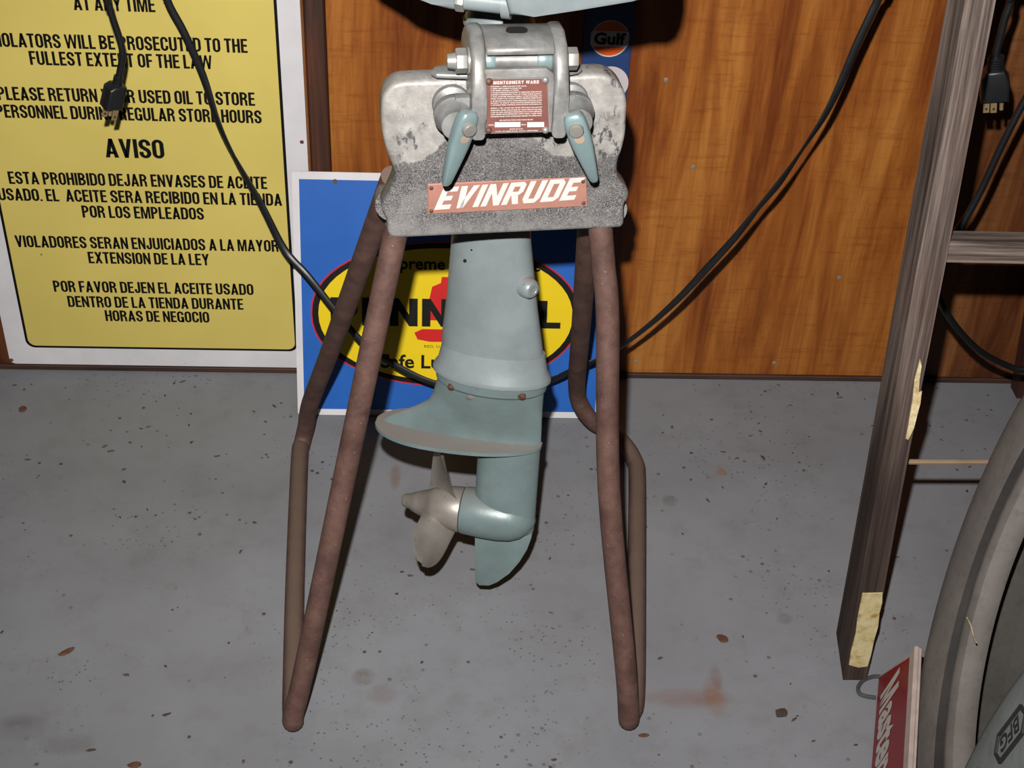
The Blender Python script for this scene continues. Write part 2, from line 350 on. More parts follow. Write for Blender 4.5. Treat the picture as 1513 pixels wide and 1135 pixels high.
# paint rubbed off to bare metal at the lower rim
col = k.mix(k.math('MULTIPLY', k.ramp(o[2], (.525, 1.0), (.537, 0.0)), k.ramp(n, (.4, .2), (.6, .8))), col, rgb(165, 163, 160))
HEADM = k.out(col, .5, .25, bump=ns, bstr=.25, bdist=.001)
ALB = .6
ALB = 0.408
k = Mat('rusty_pipe'); n = k.noise(40, 6, None, .7); ns = k.noise(350, 3)
col = k.ramp(n, (.3, rgb(84, 58, 50)), (.55, rgb(116, 84, 74)), (.75, rgb(132, 100, 88))); col = k.mix(k.ramp(ns, (.68, 0.0), (.74, .7)), col, rgb(176, 160, 150))
col = k.mix(k.ramp(k.noise(18, 4, k.vec((1, 1, 1), (2, 2, 0))), (.55, 0.0), (.7, .6)), col, rgb(80, 48, 40))
col = k.mix(k.math('MULTIPLY', k.up(.5, .9), .75), col, rgb(132, 112, 98)); PIPE = k.out(col, .7, .1, bump=ns, bstr=.2, bdist=.001)
ALB = .6
ALB = 0.432
SALMON = plain('faded_red_plate', rgb(196, 140, 124), .5, .1, .1, 60); IDRED = plain('id_plate_red', rgb(142, 92, 84), .45, .1, .1, 80)
ALB = .6
ALB = 0.51
WHITEP = plain('white_print', rgb(222, 218, 212), .5, 0, .05); BLACKP = plain('black_print', rgb(10, 9, 9), .55, 0, .1, 40, .25)
ALB = .6
k = Mat('notice_yellow'); n = k.noise(5, 4); s2 = k.voro(30)
col = k.ramp(n, (.3, rgb(206, 187, 98)), (.7, rgb(220, 200, 108))); col = k.mix(k.math('MULTIPLY', k.ramp(s2, (.03, 1.0), (.05, 0.0)), k.ramp(k.noise(7, 3), (.5, 0.0), (.56, .8))), col, rgb(90, 74, 40)); NYEL = k.out(col, .45, spec=.35)
k = Mat('sign_white'); n = k.noise(16, 5); s2 = k.noise(60, 5)
col = k.ramp(n, (.3, rgb(210, 208, 210)), (.7, rgb(226, 224, 226))); col = k.mix(k.ramp(s2, (.68, 0.0), (.8, .6)), col, rgb(150, 124, 104)); SWHITE = k.out(col, .4)
SBLUE = plain('sign_blue', rgb(38, 98, 184), .4, 0, .06, 20); SYEL = plain('oval_yellow', rgb(238, 206, 22), .4, 0, .04, 10); SRED = plain('oval_red', rgb(206, 34, 32), .4, 0, .06, 10); SPINK = plain('oval_rim_red', rgb(196, 34, 62), .4, 0, .06, 10)
SEDGE = plain('sign_edge_rusty', rgb(176, 160, 148), .6, .1, .3, 60)
GBLUE = plain('plaque_blue', rgb(40, 64, 110), .35, 0, .15, 10); GORANGE = plain('plaque_orange', rgb(226, 92, 30), .4, 0, .05); GPINK = plain('plaque_white_disc', rgb(198, 188, 192), .5, 0, .05)
CORDM = plain('black_rubber_cord', rgb(25, 25, 27), .38, 0, .2, 80, .5); PLUGM = plain('black_plug', rgb(27, 28, 31), .42, 0, .15, 80, .5); BRASS = plain('brass_prong', rgb(176, 150, 110), .35, .6)

def m_wood(name, along, dark):        # along: the mapping that stretches the grain down the piece
    k = Mat(name); v = k.vec(along, pre=(R(8.75), 0, 0)); g = k.noise(150, 6, v, .7, .25); b = k.noise(14, 4, k.vec(tuple(max(x, .25) for x in along), (1, 0, 0)))
    col = k.ramp(g, (.36, rgb(66, 55, 50)), (.5, rgb(116, 102, 95)), (.64, rgb(162, 143, 132)))
    col = k.mix(k.ramp(b, (.5, 0.0), (.75, .45)), col, rgb(116, 78, 62))
    if dark:   # darker brown towards the foot
        z = k.math('ADD', k.sep()[2], k.math('MULTIPLY', k.math('SUBTRACT', b, .5), .25)); col = k.mix(k.ramp(z, (.22, .8), (.42, 0.0)), col, rgb(52, 38, 32))
    return k.out(col, .8, bump=g, bstr=.5, bdist=.002, spec=.2)
ALB = 0.432
RAILM = m_wood('weathered_rail_wood', (1, .4, .022), True); RUNGM = m_wood('weathered_rung_wood', (.03, .5, 1), False)
ALB = .6
k = Mat('bare_splintered_wood'); n = k.noise(90, 5, None, .7); BAREW = k.out(k.ramp(n, (.3, rgb(150, 112, 66)), (.5, rgb(206, 186, 140)), (.7, rgb(232, 222, 186))), .6, bump=n, bstr=.5)
k = Mat('crumpled_gold_foil'); n = k.noise(70, 5, None, .6); n2 = k.noise(28, 4)
col = k.ramp(n, (.3, rgb(150, 122, 60)), (.45, rgb(208, 190, 138)), (.7, rgb(226, 216, 180))); col = k.mix(k.ramp(n2, (.6, 0.0), (.7, .7)), col, rgb(120, 92, 44)); FOIL = k.out(col, .35, .2, bump=n2, bstr=.6, bdist=.004)
def m_rubber(name, a, b):
    k = Mat(name); n = k.noise(16, 5, None, .65); n2 = k.noise(90, 4, None, .7)
    col = k.ramp(n, (.3, a), (.7, b)); col = k.mix(k.ramp(n2, (.5, 0.0), (.75, .4)), col, tuple(x * .6 for x in a[:3]) + (1,))
    return k.out(col, .7, bump=n2, bstr=.15, spec=.25)
ALB = 0.396
RUB = m_rubber('dusty_rubber', rgb(128, 121, 117), rgb(152, 144, 138)); RUBI = m_rubber('inner_rubber', rgb(84, 80, 76), rgb(104, 99, 94)); RUBB = m_rubber('clean_rubber', rgb(140, 146, 144), rgb(160, 165, 162)); RUBG = m_rubber('groove_rubber', rgb(48, 46, 45), rgb(68, 64, 62))
ALB = .6
ALB = 0.51
MRED = plain('stand_red', rgb(158, 38, 42), .4, .0, .15, 30); MWHITE = plain('stand_white_chipped', rgb(208, 188, 178), .5, 0, .15, 60); WIRE = plain('grey_wire', rgb(120, 122, 124), .35, .6)
ALB = .6
DBOARD = plain('dark_red_brown_board', rgb(66, 34, 26), .6, 0, .3, 30)
k = Mat('floor_debris'); n = k.noise(25, 3); DEB = k.out(k.ramp(n, (.3, rgb(52, 42, 36)), (.55, rgb(80, 64, 52)), (.75, rgb(108, 84, 62))), .9)
BARK = plain('bark_brown', rgb(92, 62, 44), .9, 0, .4, 120)

# ------------------------------------------------------------------ the setting
YW = 1.557
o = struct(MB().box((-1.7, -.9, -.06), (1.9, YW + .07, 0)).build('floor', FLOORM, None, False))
wall = struct(MB().box((-1.7, YW + .012, 0), (1.9, YW + .07, 3.6)).build('wall_back', PLY2, None, False))
xs = atY(457, 200, YW).x, atY(487, 200, YW).x
MB().box((-1.7, YW, .0), (xs[0], YW + .012, 3.6), bev=.001, seg=1).build('plywood_panel', PLY2, wall, False)
MB().box((xs[0] + .0008, YW - .003, .0), (xs[1], YW + .012, 3.6), bev=.002, seg=1).build('batten', BATTEN, wall, False)
MB().box((xs[1] + .0008, YW, .0), (.62, YW + .012, 3.6), bev=.001, seg=1).build('plywood_panel', PLY, wall, False)
MB().box((.6215, YW, .0), (1.9, YW + .012, 3.6), bev=.001, seg=1).build('plywood_panel', PLY2, wall, False)
struct(MB().box((-1.7, YW - .006, 0), (1.9, YW - .0002, .0075), bev=.001, seg=1).build('baseboard_back', BASEM, None, False))
for px, py in ((984, 118), (1024, 247), (940, 534), (1144, 536), (1240, 410)):
    p = atY(px, py, YW); T = Frame((p.x, YW, p.z), (0, -1, 0), (1, 0, 0), (0, 0, 1))
    MB().lathe([(-.001, .0028), (.0004, .0028), (.0009, .0012)], T, 10).build('nail_head', STEEL, wall)

# ------------------------------------------------------------------ yellow notice sign
YS = YW - .0035
x0 = atY(14, 520, YS).x - .002; x1 = atY(453, 200, YS).x; zb = .0085; zt = zb + .66
sgn = thing('notice_sign', 'large yellow notice with white margin and black English and Spanish text', 'sign', ((x0 + x1) / 2, YS, zb))
def rrect(a0, a1, c0, c1, r, n=6):
    P = []
    for cx, cy, s in ((a1 - r, c1 - r, 0), (a0 + r, c1 - r, 90), (a0 + r, c0 + r, 180), (a1 - r, c0 + r, 270)):
        for i in range(n + 1):
            t = R(s + 90 * i / n); P.append((cx + r * math.cos(t), cy + r * math.sin(t)))
    return P
MB().prism(rrect(x0, x1, zb, zt, .008), YS, YS + .0025).build('panel', SWHITE, sgn, False)
fx0 = atY(36, 500, YS).x - .004; fx1 = atY(430, 200, YS).x; fz0 = atY(230, 516, YS).z
fx0 = x0 + .026; fx1 = x1 - .026
MB().prism(rrect(fx0, fx1, fz0, zt - .026, .012), YS - .0004, YS + .001).build('border_line', BLACKP, sgn, False)
MB().prism(rrect(fx0 + .0035, fx1 - .0035, fz0 + .0035, zt - .03, .010), YS - .0008, YS + .001).build('yellow_field', NYEL, sgn, False)
LINES = [('AT ANY TIME', 110, 230, 16), ('VIOLATORS WILL BE PROSECUTED TO THE', -13, 366, 73), ('FULLEST EXTENT OF THE LAW', 46, 314, 98.5), ('PLEASE RETURN YOUR USED OIL TO STORE', -1, 377, 151.5), ('PERSONNEL DURING REGULAR STORE HOURS', -3, 387, 177.5),
         ('AVISO', 157, 244, 233), ('ESTA PROHIBIDO DEJAR ENVASES DE ACEITE', 15, 395, 275), ('USADO. EL  ACEITE SERA RECIBIDO EN LA TIENDA', 0, 417, 299.5), ('POR LOS EMPLEADOS', 123, 302, 322.5),
         ('VIOLADORES SERAN ENJUICIADOS A LA MAYOR', 25, 412, 368), ('EXTENSION DE LA LEY', 132, 310, 390), ('POR FAVOR DEJEN EL ACEITE USADO', 81, 375, 433), ('DENTRO DE LA TIENDA DURANTE', 102, 360, 455), ('HORAS DE NEGOCIO', 157, 310, 475)]
for s, a, b, y in LINES:
    pa = atY(a, y, YS); pb = atY(b, y, YS); z = (atY((a + b) / 2, y, YS).z)
    h = .0255 if s == 'AVISO' else .0172
    mb = MB(); put_block(mb, s, WORLD, pa.x, pb.x, z, h, YS - .0011, .055, 0, 0, CON); mb.build('lettering', BLACKP, sgn, False)
for px, py in ((17, 532), (446, 210)):
    p = atY(px, py, YS); MB().lathe([(0, .0026), (.0007, .0022)], Frame((p.x, YS, p.z), (0, -1, 0), (1, 0, 0), (0, 0, 1)), 10).build('screw_hole', COPPER, sgn)

# ------------------------------------------------------------------ blue motor oil sign leaning on the wall
bl = atZ(440, 614, .001); br = atZ(888, 617, .001)
ybot = (bl.y + br.y) / 2; tl = atY(428, 254, YW - .009)
ln = math.hypot(tl.z, (YW - .009) - ybot); ez = Vector((0, (YW - .009) - ybot, tl.z)).normalized(); ex = Vector((1, 0, 0)); eyv = ez.cross(ex)
PZ = Frame((0, ybot, .001), ex, eyv, ez)
ps = thing('motor_oil_sign', 'blue metal sign with yellow oval leaning against the wall behind the stand legs', 'sign', ((bl.x + br.x) / 2, ybot, 0))
MB().prism(rrect(bl.x, br.x, 0, ln, .003, 3), 0, .002, PZ).build('panel', SWHITE, ps, False)
MB().prism(q(bl.x + .0085, .0085, br.x - .0085, ln - .0095), -.0003, .001, PZ).build('blue_field', SBLUE, ps, False)
oc = PZ.px(659, 466); ol = PZ.px(459, 462); ob = PZ.px(659, 571); oa = oc[0] - ol[0]; obh = oc[1] - ob[1]
def oval(a, b, n=56, p=.94):
    P = []
    for i in range(n):
        t = 2 * math.pi * i / n; c, s_ = math.cos(t), math.sin(t)
        P.append((oc[0] + a * math.copysign(abs(c) ** p, c), oc[1] + b * math.copysign(abs(s_) ** p, s_)))
    return P
MB().prism(oval(oa, obh), -.0006, .001, PZ).build('red_rim', SPINK, ps, False)
MB().prism(oval(oa - .002, obh - .002), -.0009, .001, PZ).build('black_rim', BLACKP, ps, False)
MB().prism(oval(oa - .0098, obh - .0085), -.0012, .001, PZ).build('yellow_oval', SYEL, ps, False)
# bell emblem behind the name
pt = PZ.px(659, 409); pb = PZ.px(659, 505); pm = PZ.px(659, 440); cxn = oc[0]; bw = .040
MB().prism([(cxn - .007, pt[1] - .008), (cxn - .006, pt[1]), (cxn + .006, pt[1]), (cxn + .007, pt[1] - .008), (cxn + .018, pt[1] - .013), (cxn + .021, pm[1]), (cxn + .026, pm[1] - .03), (cxn - .026, pm[1] - .03), (cxn - .021, pm[1]), (cxn - .018, pt[1] - .013)], -.0014, .0, PZ).build('bell_emblem', SRED, ps, False)
MB().prism([(cxn - bw, pb[1] + .012), (cxn - bw + .004, pb[1] + .003), (cxn - .02, pb[1]), (cxn + .02, pb[1]), (cxn + bw - .004, pb[1] + .003), (cxn + bw, pb[1] + .012), (cxn + .03, pb[1] + .017), (cxn - .03, pb[1] + .017)], -.0014, .0, PZ).build('bell_rim', SRED, ps, False)
na = PZ.px(489, 488); nb_ = PZ.px(828, 477); nh = PZ.px(610, 446)[1] - PZ.px(610, 487)[1]
mb = MB(); put_block(mb, 'PENNZOIL', PZ, na[0], nb_[0], (na[1] + nb_[1]) / 2, nh, -.0017); mb.build('lettering', BLACKP, ps, False)
a = PZ.px(566, 397); b = PZ.px(775, 397); mb = MB(); put_text(mb, 'Supreme Performance', PZ, a[0], b[0] + .02, a[1], .0155, -.0016, .022); mb.build('lettering', BLACKP, ps, False)
a = PZ.px(563, 543); b = PZ.px(760, 543); mb = MB(); put_text(mb, 'Safe Lubrication', PZ, a[0], b[0], a[1], .0185, -.0016, .022); mb.build('lettering', BLACKP, ps, False)
a = PZ.px(627, 513); mb = MB(); put_text(mb, 'REG. U.S. PAT. OFF.', PZ, a[0], a[0] + .055, a[1], .0034, -.0016, .0); mb.build('lettering', BLACKP, ps, False)
a = PZ.px(495, 268); MB().lathe([(-.0005, .003), (.0007, .003)], Frame(PZ((a[0], 0, a[1])), -eyv, ex, ez), 10).build('screw_hole', COPPER, ps)

# ------------------------------------------------------------------ narrow blue plaque
gx0 = atY(862, 60, YW - .004).x; gx1 = atY(934, 60, YW - .004).x; gy = YW - .0052
gz0 = .30; gz1 = .545
gp = thing('wall_plaque', 'narrow dark blue wall plaque with an orange disc, behind the motor clamp', 'plaque', ((gx0 + gx1) / 2, gy, gz0))
MB().prism(rrect(gx0, gx1, gz0, gz1, .003, 3), gy, gy + .005, bev=.0008, seg=1).build('panel', GBLUE, gp)
def disc(cx, cz, r, n=40): return [(cx + r * math.cos(2 * math.pi * i / n), cz + r * math.sin(2 * math.pi * i / n)) for i in range(n)]
c = atY(901, 57, gy); MB().prism(disc(c.x, c.z, .0225), gy - .0004, gy + .001).build('disc_rim', WHITEP, gp, False)
MB().prism(disc(c.x, c.z, .0208), gy - .0008, gy + .001).build('orange_disc', GORANGE, gp, False)
MB().prism(rrect(c.x - .0222, c.x + .0222, c.z - .0095, c.z + .0095, .003, 3), gy - .0010, gy + .001).build('white_band', WHITEP, gp, False)
mb = MB(); put_text(mb, 'Gulf', WORLD, c.x - .0185, c.x + .0185, c.z - .007, .0145, gy - .0013, .04); mb.build('lettering', BLACKP, gp, False)
c = atY(903, 122, gy); MB().prism(disc(c.x - .001, c.z - .001, .0215), gy - .0006, gy + .001).build('white_disc', GPINK, gp, False)

# ------------------------------------------------------------------ motor stand
psi = R(6)
HD = Frame((.05, 1.06, 0), (math.cos(psi), math.sin(psi), 0), (-math.sin(psi), math.cos(psi), 0), (0, 0, 1))
st = thing('motor_stand', 'rusty pipe stand with a worn cast metal head holding the boat motor', 'stand', (.03, 1.15, 0))
OUT = [(563.7, 159.6), (567, 141), (577.5, 127.5), (591, 121.8), (618.7, 120), (685, 118), (851, 112), (888, 110.5), (908, 117), (922, 134), (927, 154), (926, 175), (925, 198), (920, 221.4), (914.4, 237), (912.5, 252.5), (916.3, 266), (926, 277.7), (930, 287.4), (928, 297), (923, 305), (922.5, 330), (918.3, 337), (908.6, 338.5), (596, 353), (578.6, 352), (573, 345), (571.8, 329), (568.3, 320), (563.7, 308.5), (567, 299), (575, 283), (582, 265), (581, 249), (575.2, 235), (568.3, 214.5), (563.7, 187)]
pts = [HD.px(x, y) for x, y in OUT]
def smooth_loop(P, n):
    P0 = [Vector(p) for p in P]; P = []; Q = []
    for i in range(len(P0)):                       # split long straight runs so the curve keeps to them
        a_, b_ = P0[i], P0[(i + 1) % len(P0)]; c_ = max(1, int((b_ - a_).length / .012)); P += [a_.lerp(b_, j / c_) for j in range(c_)]
    m = len(P)
    for i in range(m):
        p0, p1, p2, p3 = P[i - 1], P[i], P[(i + 1) % m], P[(i + 2) % m]
        for k_ in range(6):
            t = k_ / 6; Q.append(.5 * ((2 * p1) + (p2 - p0) * t + (2 * p0 - 5 * p1 + 4 * p2 - p3) * t * t + (3 * p1 - p0 - 3 * p2 + p3) * t ** 3))
    L = [0]
    for i in range(len(Q)): L.append(L[-1] + (Q[(i + 1) % len(Q)] - Q[i]).length)
    out = []; j = 0
    for i in range(n):
        d = L[-1] * i / n
        while L[j + 1] < d: j += 1
        t = (d - L[j]) / max(1e-9, L[j + 1] - L[j]); out.append(Q[j].lerp(Q[(j + 1) % len(Q)], t))
    return out
lp = smooth_loop(pts, 220); nl = len(lp); cen = sum(lp, Vector((0, 0))) / nl
nor = []
for i in range(nl):
    d = (lp[(i + 2) % nl] - lp[i - 2]).normalized(); n_ = Vector((d.y, -d.x)); nor.append(n_ if n_.dot(cen - lp[i]) > 0 else n_)
sgn_ = 1 if sum(nor[i].dot(cen - lp[i]) for i in range(nl)) > 0 else -1
mb = MB(); mb.loft([[(lp[i].x + nor[i].x * sgn_ * ins, dp, lp[i].y + nor[i].y * sgn_ * ins) for i in range(nl)] for dp, ins in ((.0, .0042), (.0004, .0026), (.0014, .0011), (.003, .0003), (.0045, 0), (.021, 0), (.0235, .0012), (.024, .003))], HD)
mb.build('head', HEADM, st, ang=40)
# clamp sockets behind the head
for px, py in ((580, 291), (896, 300)):
    a = HD.px(px, py, .036); Tk = Frame(HD((a[0], .022, a[1])), HD.ey, HD.ex, HD.ez)
    MB().lathe([(0, .0160), (.012, .0160), (.020, .0145), (.026, .0105), (.028, .004)], Tk, 28).build('socket', HEADM, st)
b4 = [HD.px(632, 271.5), HD.px(866, 261), HD.px(868, 304), HD.px(632, 316)]
bd = MB().prism([b4[3], b4[2], b4[1], b4[0]], -.0012, .001, HD, bev=.0006, seg=1).build('badge', SALMON, st)
mb = MB(); a = HD.px(641, 309); b = HD.px(858, 296); hgt = HD.px(750, 270.5)[1] - HD.px(750, 304)[1]
put_block(mb, 'EVINRUDE', HD, a[0], b[0] + .002, a[1], hgt * .97, -.0016, .1, .38, (b[1] - a[1] + .002) / (b[0] - a[0])); mb.build('lettering', WHITEP, bd, False)
for px, py in ((637, 277), (861, 267), (637, 311), (862, 299)):
    a = HD.px(px, py); MB().lathe([(-.001, .002), (.0006, .0018), (.001, .001)], Frame(HD((a[0], -.0012, a[1])), -HD.ey, HD.ex, HD.ez), 10).build('screw', COPPER, bd)
pr = .0108
fL = atZ(433, 1068, .0125); fR = atZ(929, 1066, .0125)
tL = HD((HD.px(588, 350)[0], .012, .522)); tR = HD((HD.px(889, 342)[0], .012, .522))
rL = HD((-.092, .038, .556)); rR = HD((.083, .038, .54))
def V(*a): return Vector(a)
left = [rL, rL.lerp(V(-.164, 1.385, .075), .5), V(-.160, 1.368, .083), V(-.168, 1.392, .040), V(-.1745, 1.388, .0135), V(-.1745, 1.35, .0120), V(-.160, 1.14, .0120), V(-.149, .985, .0120), V(fL.x - .001, fL.y + .012, .0120), V(fL.x, fL.y + .002, .0130), V(fL.x + .001, fL.y + .004, .022), fL.lerp(tL, .12), fL.lerp(tL, .5), fL.lerp(tL, .93), tL]
left = [rL, rL.lerp(V(-.164, 1.385, .07), .35), rL.lerp(V(-.164, 1.385, .07), .7), V(-.161, 1.372, .088), V(-.170, 1.395, .036), V(-.1755, 1.388, .0125), V(-.176, 1.355, .0120), V(-.162, 1.14, .0120), V(-.150, .985, .0120), V(fL.x - .001, fL.y + .010, .0120), V(fL.x, fL.y + .001, .0140), V(fL.x + .001, fL.y + .003, .024), fL.lerp(tL, .12), fL.lerp(tL, .5), fL.lerp(tL, .93), tL]
MB().tube(left, pr, 14, 5).build('leg', PIPE, st, ang=60)
e1 = V(.164, 1.395, .105)
right = [rR, rR.lerp(e1, .35), rR.lerp(e1, .7), e1, V(.172, 1.408, .066), V(.188, 1.408, .040), V(.206, 1.405, .028), V(.229, 1.392, .0155), V(.2405, 1.362, .0118), V(.2405, 1.325, .0120), V(.221, 1.14, .0120), V(.2035, .985, .0120), V(fR.x + .002, fR.y + .010, .0120), V(fR.x, fR.y + .001, .0140), V(fR.x - .001, fR.y + .003, .024), fR.lerp(tR, .12), fR.lerp(tR, .5) + V(-.006, 0, 0), fR.lerp(tR, .82) + V(.002, 0, 0), fR.lerp(tR, .92) + V(.001, 0, 0), tR]
MB().tube(right, pr, 14, 5).build('leg', PIPE, st, ang=60)

# ------------------------------------------------------------------ outboard motor
fi = R(13); ta = R(6)
mex = Vector((math.cos(fi), -math.sin(fi), 0)); ey0 = Vector((math.sin(fi), math.cos(fi), 0)); ZZ = Vector((0, 0, 1))
MT = Frame((.047, 1.10, .04), mex, math.cos(ta) * ey0 - math.sin(ta) * ZZ, math.cos(ta) * ZZ + math.sin(ta) * ey0)
mo = thing('outboard_motor', 'old grey-green outboard boat motor clamped to the stand, propeller hanging near the floor', 'boat motor', (.06, 1.11, .05))
def lens(a0, a1, b, c, p=1.0, n=40, ca=None):
    m = (a0 + a1) / 2; h = (a1 - a0) / 2
    P = []
    for i in range(n):
        t = 2 * math.pi * i / n; s_ = math.sin(t); P.append((m + h * math.cos(t), b * math.copysign(abs(s_) ** p, s_), c))
    return P
# drive shaft housing
mb = MB(); mb.loft([lens(-.0575, .0445, .0235, .304), lens(-.0575, .0415, .0235, .320), lens(-.0545, .034, .0235, .36), lens(-.052, .0235, .0235, .425), lens(-.049, .017, .0235, .50), lens(-.047, .012, .0235, .575)], MT); leg = mb.build('shaft_housing', TEAL, mo, ang=50)
mb = MB(); mb.loft([lens(-.0570, .0455, .0235, .308), lens(-.0585, .047, .0255, .300), lens(-.0605, .0490, .0285, .290), lens(-.0645, .0525, .0315, .2835), lens(-.0655, .0535, .0325, .2805), lens(-.0655, .0535, .0325, .2785), lens(-.0625, .0505, .0305, .2775)], MT); mb.build('flange', TEAL, mo, ang=30)
mb = MB(); mb.loft([lens(-.0625, .0505, .0305, .2775), lens(-.0625, .0505, .0305, .2765), lens(-.0615, .0495, .030, .2685), lens(-.058, .046, .0275, .2655)], MT); mb.build('gasket_ring', TEALD, mo, ang=30)
T2 = Frame(MT((.0265, -.0130, .384)), mex * .8 - MT.ey * .6, mex * .6 + MT.ey * .8, MT.ez)
MB().lathe([(-.012, .0112), (.000, .0100), (.0045, .0090), (.0062, .0072), (.0066, .0045), (.0058, .0040), (.0056, .0005)], T2, 20).build('plug_boss', TEAL, mo)
for px, py, r in ((687, 385, .0017), (697, 369, .001)):
    a = MT.px(px, py, -.021); MB().lathe([(0, r), (.0008, r)], Frame(MT((a[0], -.0212, a[1])), -MT.ey, mex, MT.ez), 10).build('small_hole', DARKM, mo)
# gear housing above the anti-cavitation plate: sweeps back (left) to the plate's tail
mb = MB(); RG = []
for c, a0, a1, b in ((.2665, -.0600, .0475, .0270), (.258, -.0620, .0475, .0250), (.248, -.0640, .0475, .0215), (.238, -.0680, .0478, .0180), (.229, -.0790, .0480, .0150), (.2205, -.0930, .0482, .0125), (.213, -.1060, .0484, .0108), (.206, -.1140, .0486, .0096), (.2025, -.1165, .0487, .0092)): RG.append(lens(a0, a1, b, c, 1.25))
mb.loft(RG, MT); gh = mb.build('gear_housing', TEALD, mo, ang=50)
# anti-cavitation plate
pl = []
for i in range(48):
    t = 2 * math.pi * i / 48; x = math.cos(t); wv = .037 * (1 - ((x + .12) / 1.12) ** 2 * .0)
    a = -.0365 + .0865 * x; hw = .036 * (max(0, 1 - abs((x + .25) / 1.26) ** 2.3)) ** .62 if x > -.25 else .036 * (max(0, 1 - abs((x + .25) / .755) ** 2.2)) ** .5
    pl.append((a, math.copysign(hw, math.sin(t))))
bm = bmesh.new(); A = [bm.verts.new((p[0], p[1], .2035)) for p in pl]; B = [bm.verts.new((p[0], p[1], .1995)) for p in pl]
bm.faces.new(A); bm.faces.new(list(reversed(B)))
for i in range(48): bm.faces.new((A[i], B[i], B[(i + 1) % 48], A[(i + 1) % 48]))
bmesh.ops.remove_doubles(bm, verts=bm.verts[:], dist=.0003)
mb = MB(); mb.bm(bm, MT); mb.build('cavitation_plate', TEALD, mo)
MB().loft([lens(-.112, -.088, .012, .2000, .9, 20), lens(-.110, -.090, .010, .190, .9, 20), lens(-.106, -.094, .006, .187, .9, 20)], MT).build('exhaust_lip', ALU, mo)
# lower strut, gear torpedo and skeg
mb = MB(); mb.loft([lens(-.0155, .0487, .0165, .2000, 1.1), lens(-.0155, .0490, .0165, .16, 1.1), lens(-.0155, .0492, .0175, .135, 1.1), lens(-.0165, .0495, .0190, .115, 1.1), lens(-.0165, .0490, .0180, .096, 1.1)], MT); mb.build('strut', TEALD, mo, ang=60)
TQ = Frame(MT((0, 0, .1075)), mex, MT.ey, MT.ez)
MB().lathe([(-.0275, .0200), (-.0275, .0243), (-.026, .0250), (-.005, .0262), (.012, .0262), (.026, .0245), (.036, .0205), (.044, .0140), (.0485, .0070), (.0500, .001)], TQ, 40).build('gear_case', TEALG, mo, ang=50)
sk = [(-.0135, .092), (.0490, .100), (.0475, .088), (.0440, .072), (.0370, .054), (.0270, .036), (.0150, .021), (.0060, .0145), (-.0050, .0125), (-.0095, .017), (-.0115, .05)]
MB().prism(list(reversed(sk)), -.003, .003, MT, bev=.0012, seg=2).build('skeg', TEALD, mo)
# propeller
PA = Frame(MT((0, 0, .1075)), -mex, -MT.ey, MT.ez)
pp = MB().lathe([(.0285, .0205), (.0285, .0238), (.030, .0243), (.044, .0228), (.058, .0200), (.0640, .0172), (.0645, .0164), (.076, .0122), (.0825, .0098), (.0835, .0086), (.091, .0070), (.093, .0050), (.094, .001)], PA, 36).build('propeller', PROPM, mo, ang=40)
def blade(theta):
    er = Vector((0, math.sin(theta), math.cos(theta))); et = Vector((0, math.cos(theta), -math.sin(theta)))
    rings = []
    N = 14
    for i in range(N + 1):
        t = i / N; r = .013 + t * .057
        wch = .026 * (math.sin(math.pi * min(.985, .22 + .765 * t ** 2.0)) ** .5)
        be = math.atan2(.028, r) ; cdv = Vector((-1, 0, 0)) * math.sin(be) + et * math.cos(be); nv = cdv.cross(er)
        th = .0026 * (1 - .7 * t) + .0004
        cen = Vector((.0470 + .008 * t, 0, 0)) + er * r
        ring = []
        for kk in range(20):
            s_ = 2 * math.pi * kk / 20; u = math.cos(s_); w_ = math.sin(s_)
            ring.append(tuple(cen + cdv * (u * wch) + nv * (w_ * th * (1 - .5 * u * u)) + nv * (.003 * u * u)))
        rings.append(ring)
    return MB().loft(rings, PA)
for th in (R(-6), R(114), R(234)): blade(th).build('blade', PROPM, pp, ang=50)
for px, py, m_, rr in ((666, 574, COPPER, .0036), (695, 589, STEEL, .0048), (770, 588, COPPER, .0042)):
    a = MT.px(px, py, -.025); Ts = Frame(MT((a[0], -.0235, a[1])), (-MT.ey * .9 - MT.ez * .436), mex, (MT.ez * .9 - MT.ey * .436))
    sc_ = MB().lathe([(-.004, rr), (.0006, rr), (.0014, rr * .75), (.0016, .0004)], Ts, 16).build('screw', m_, gh)
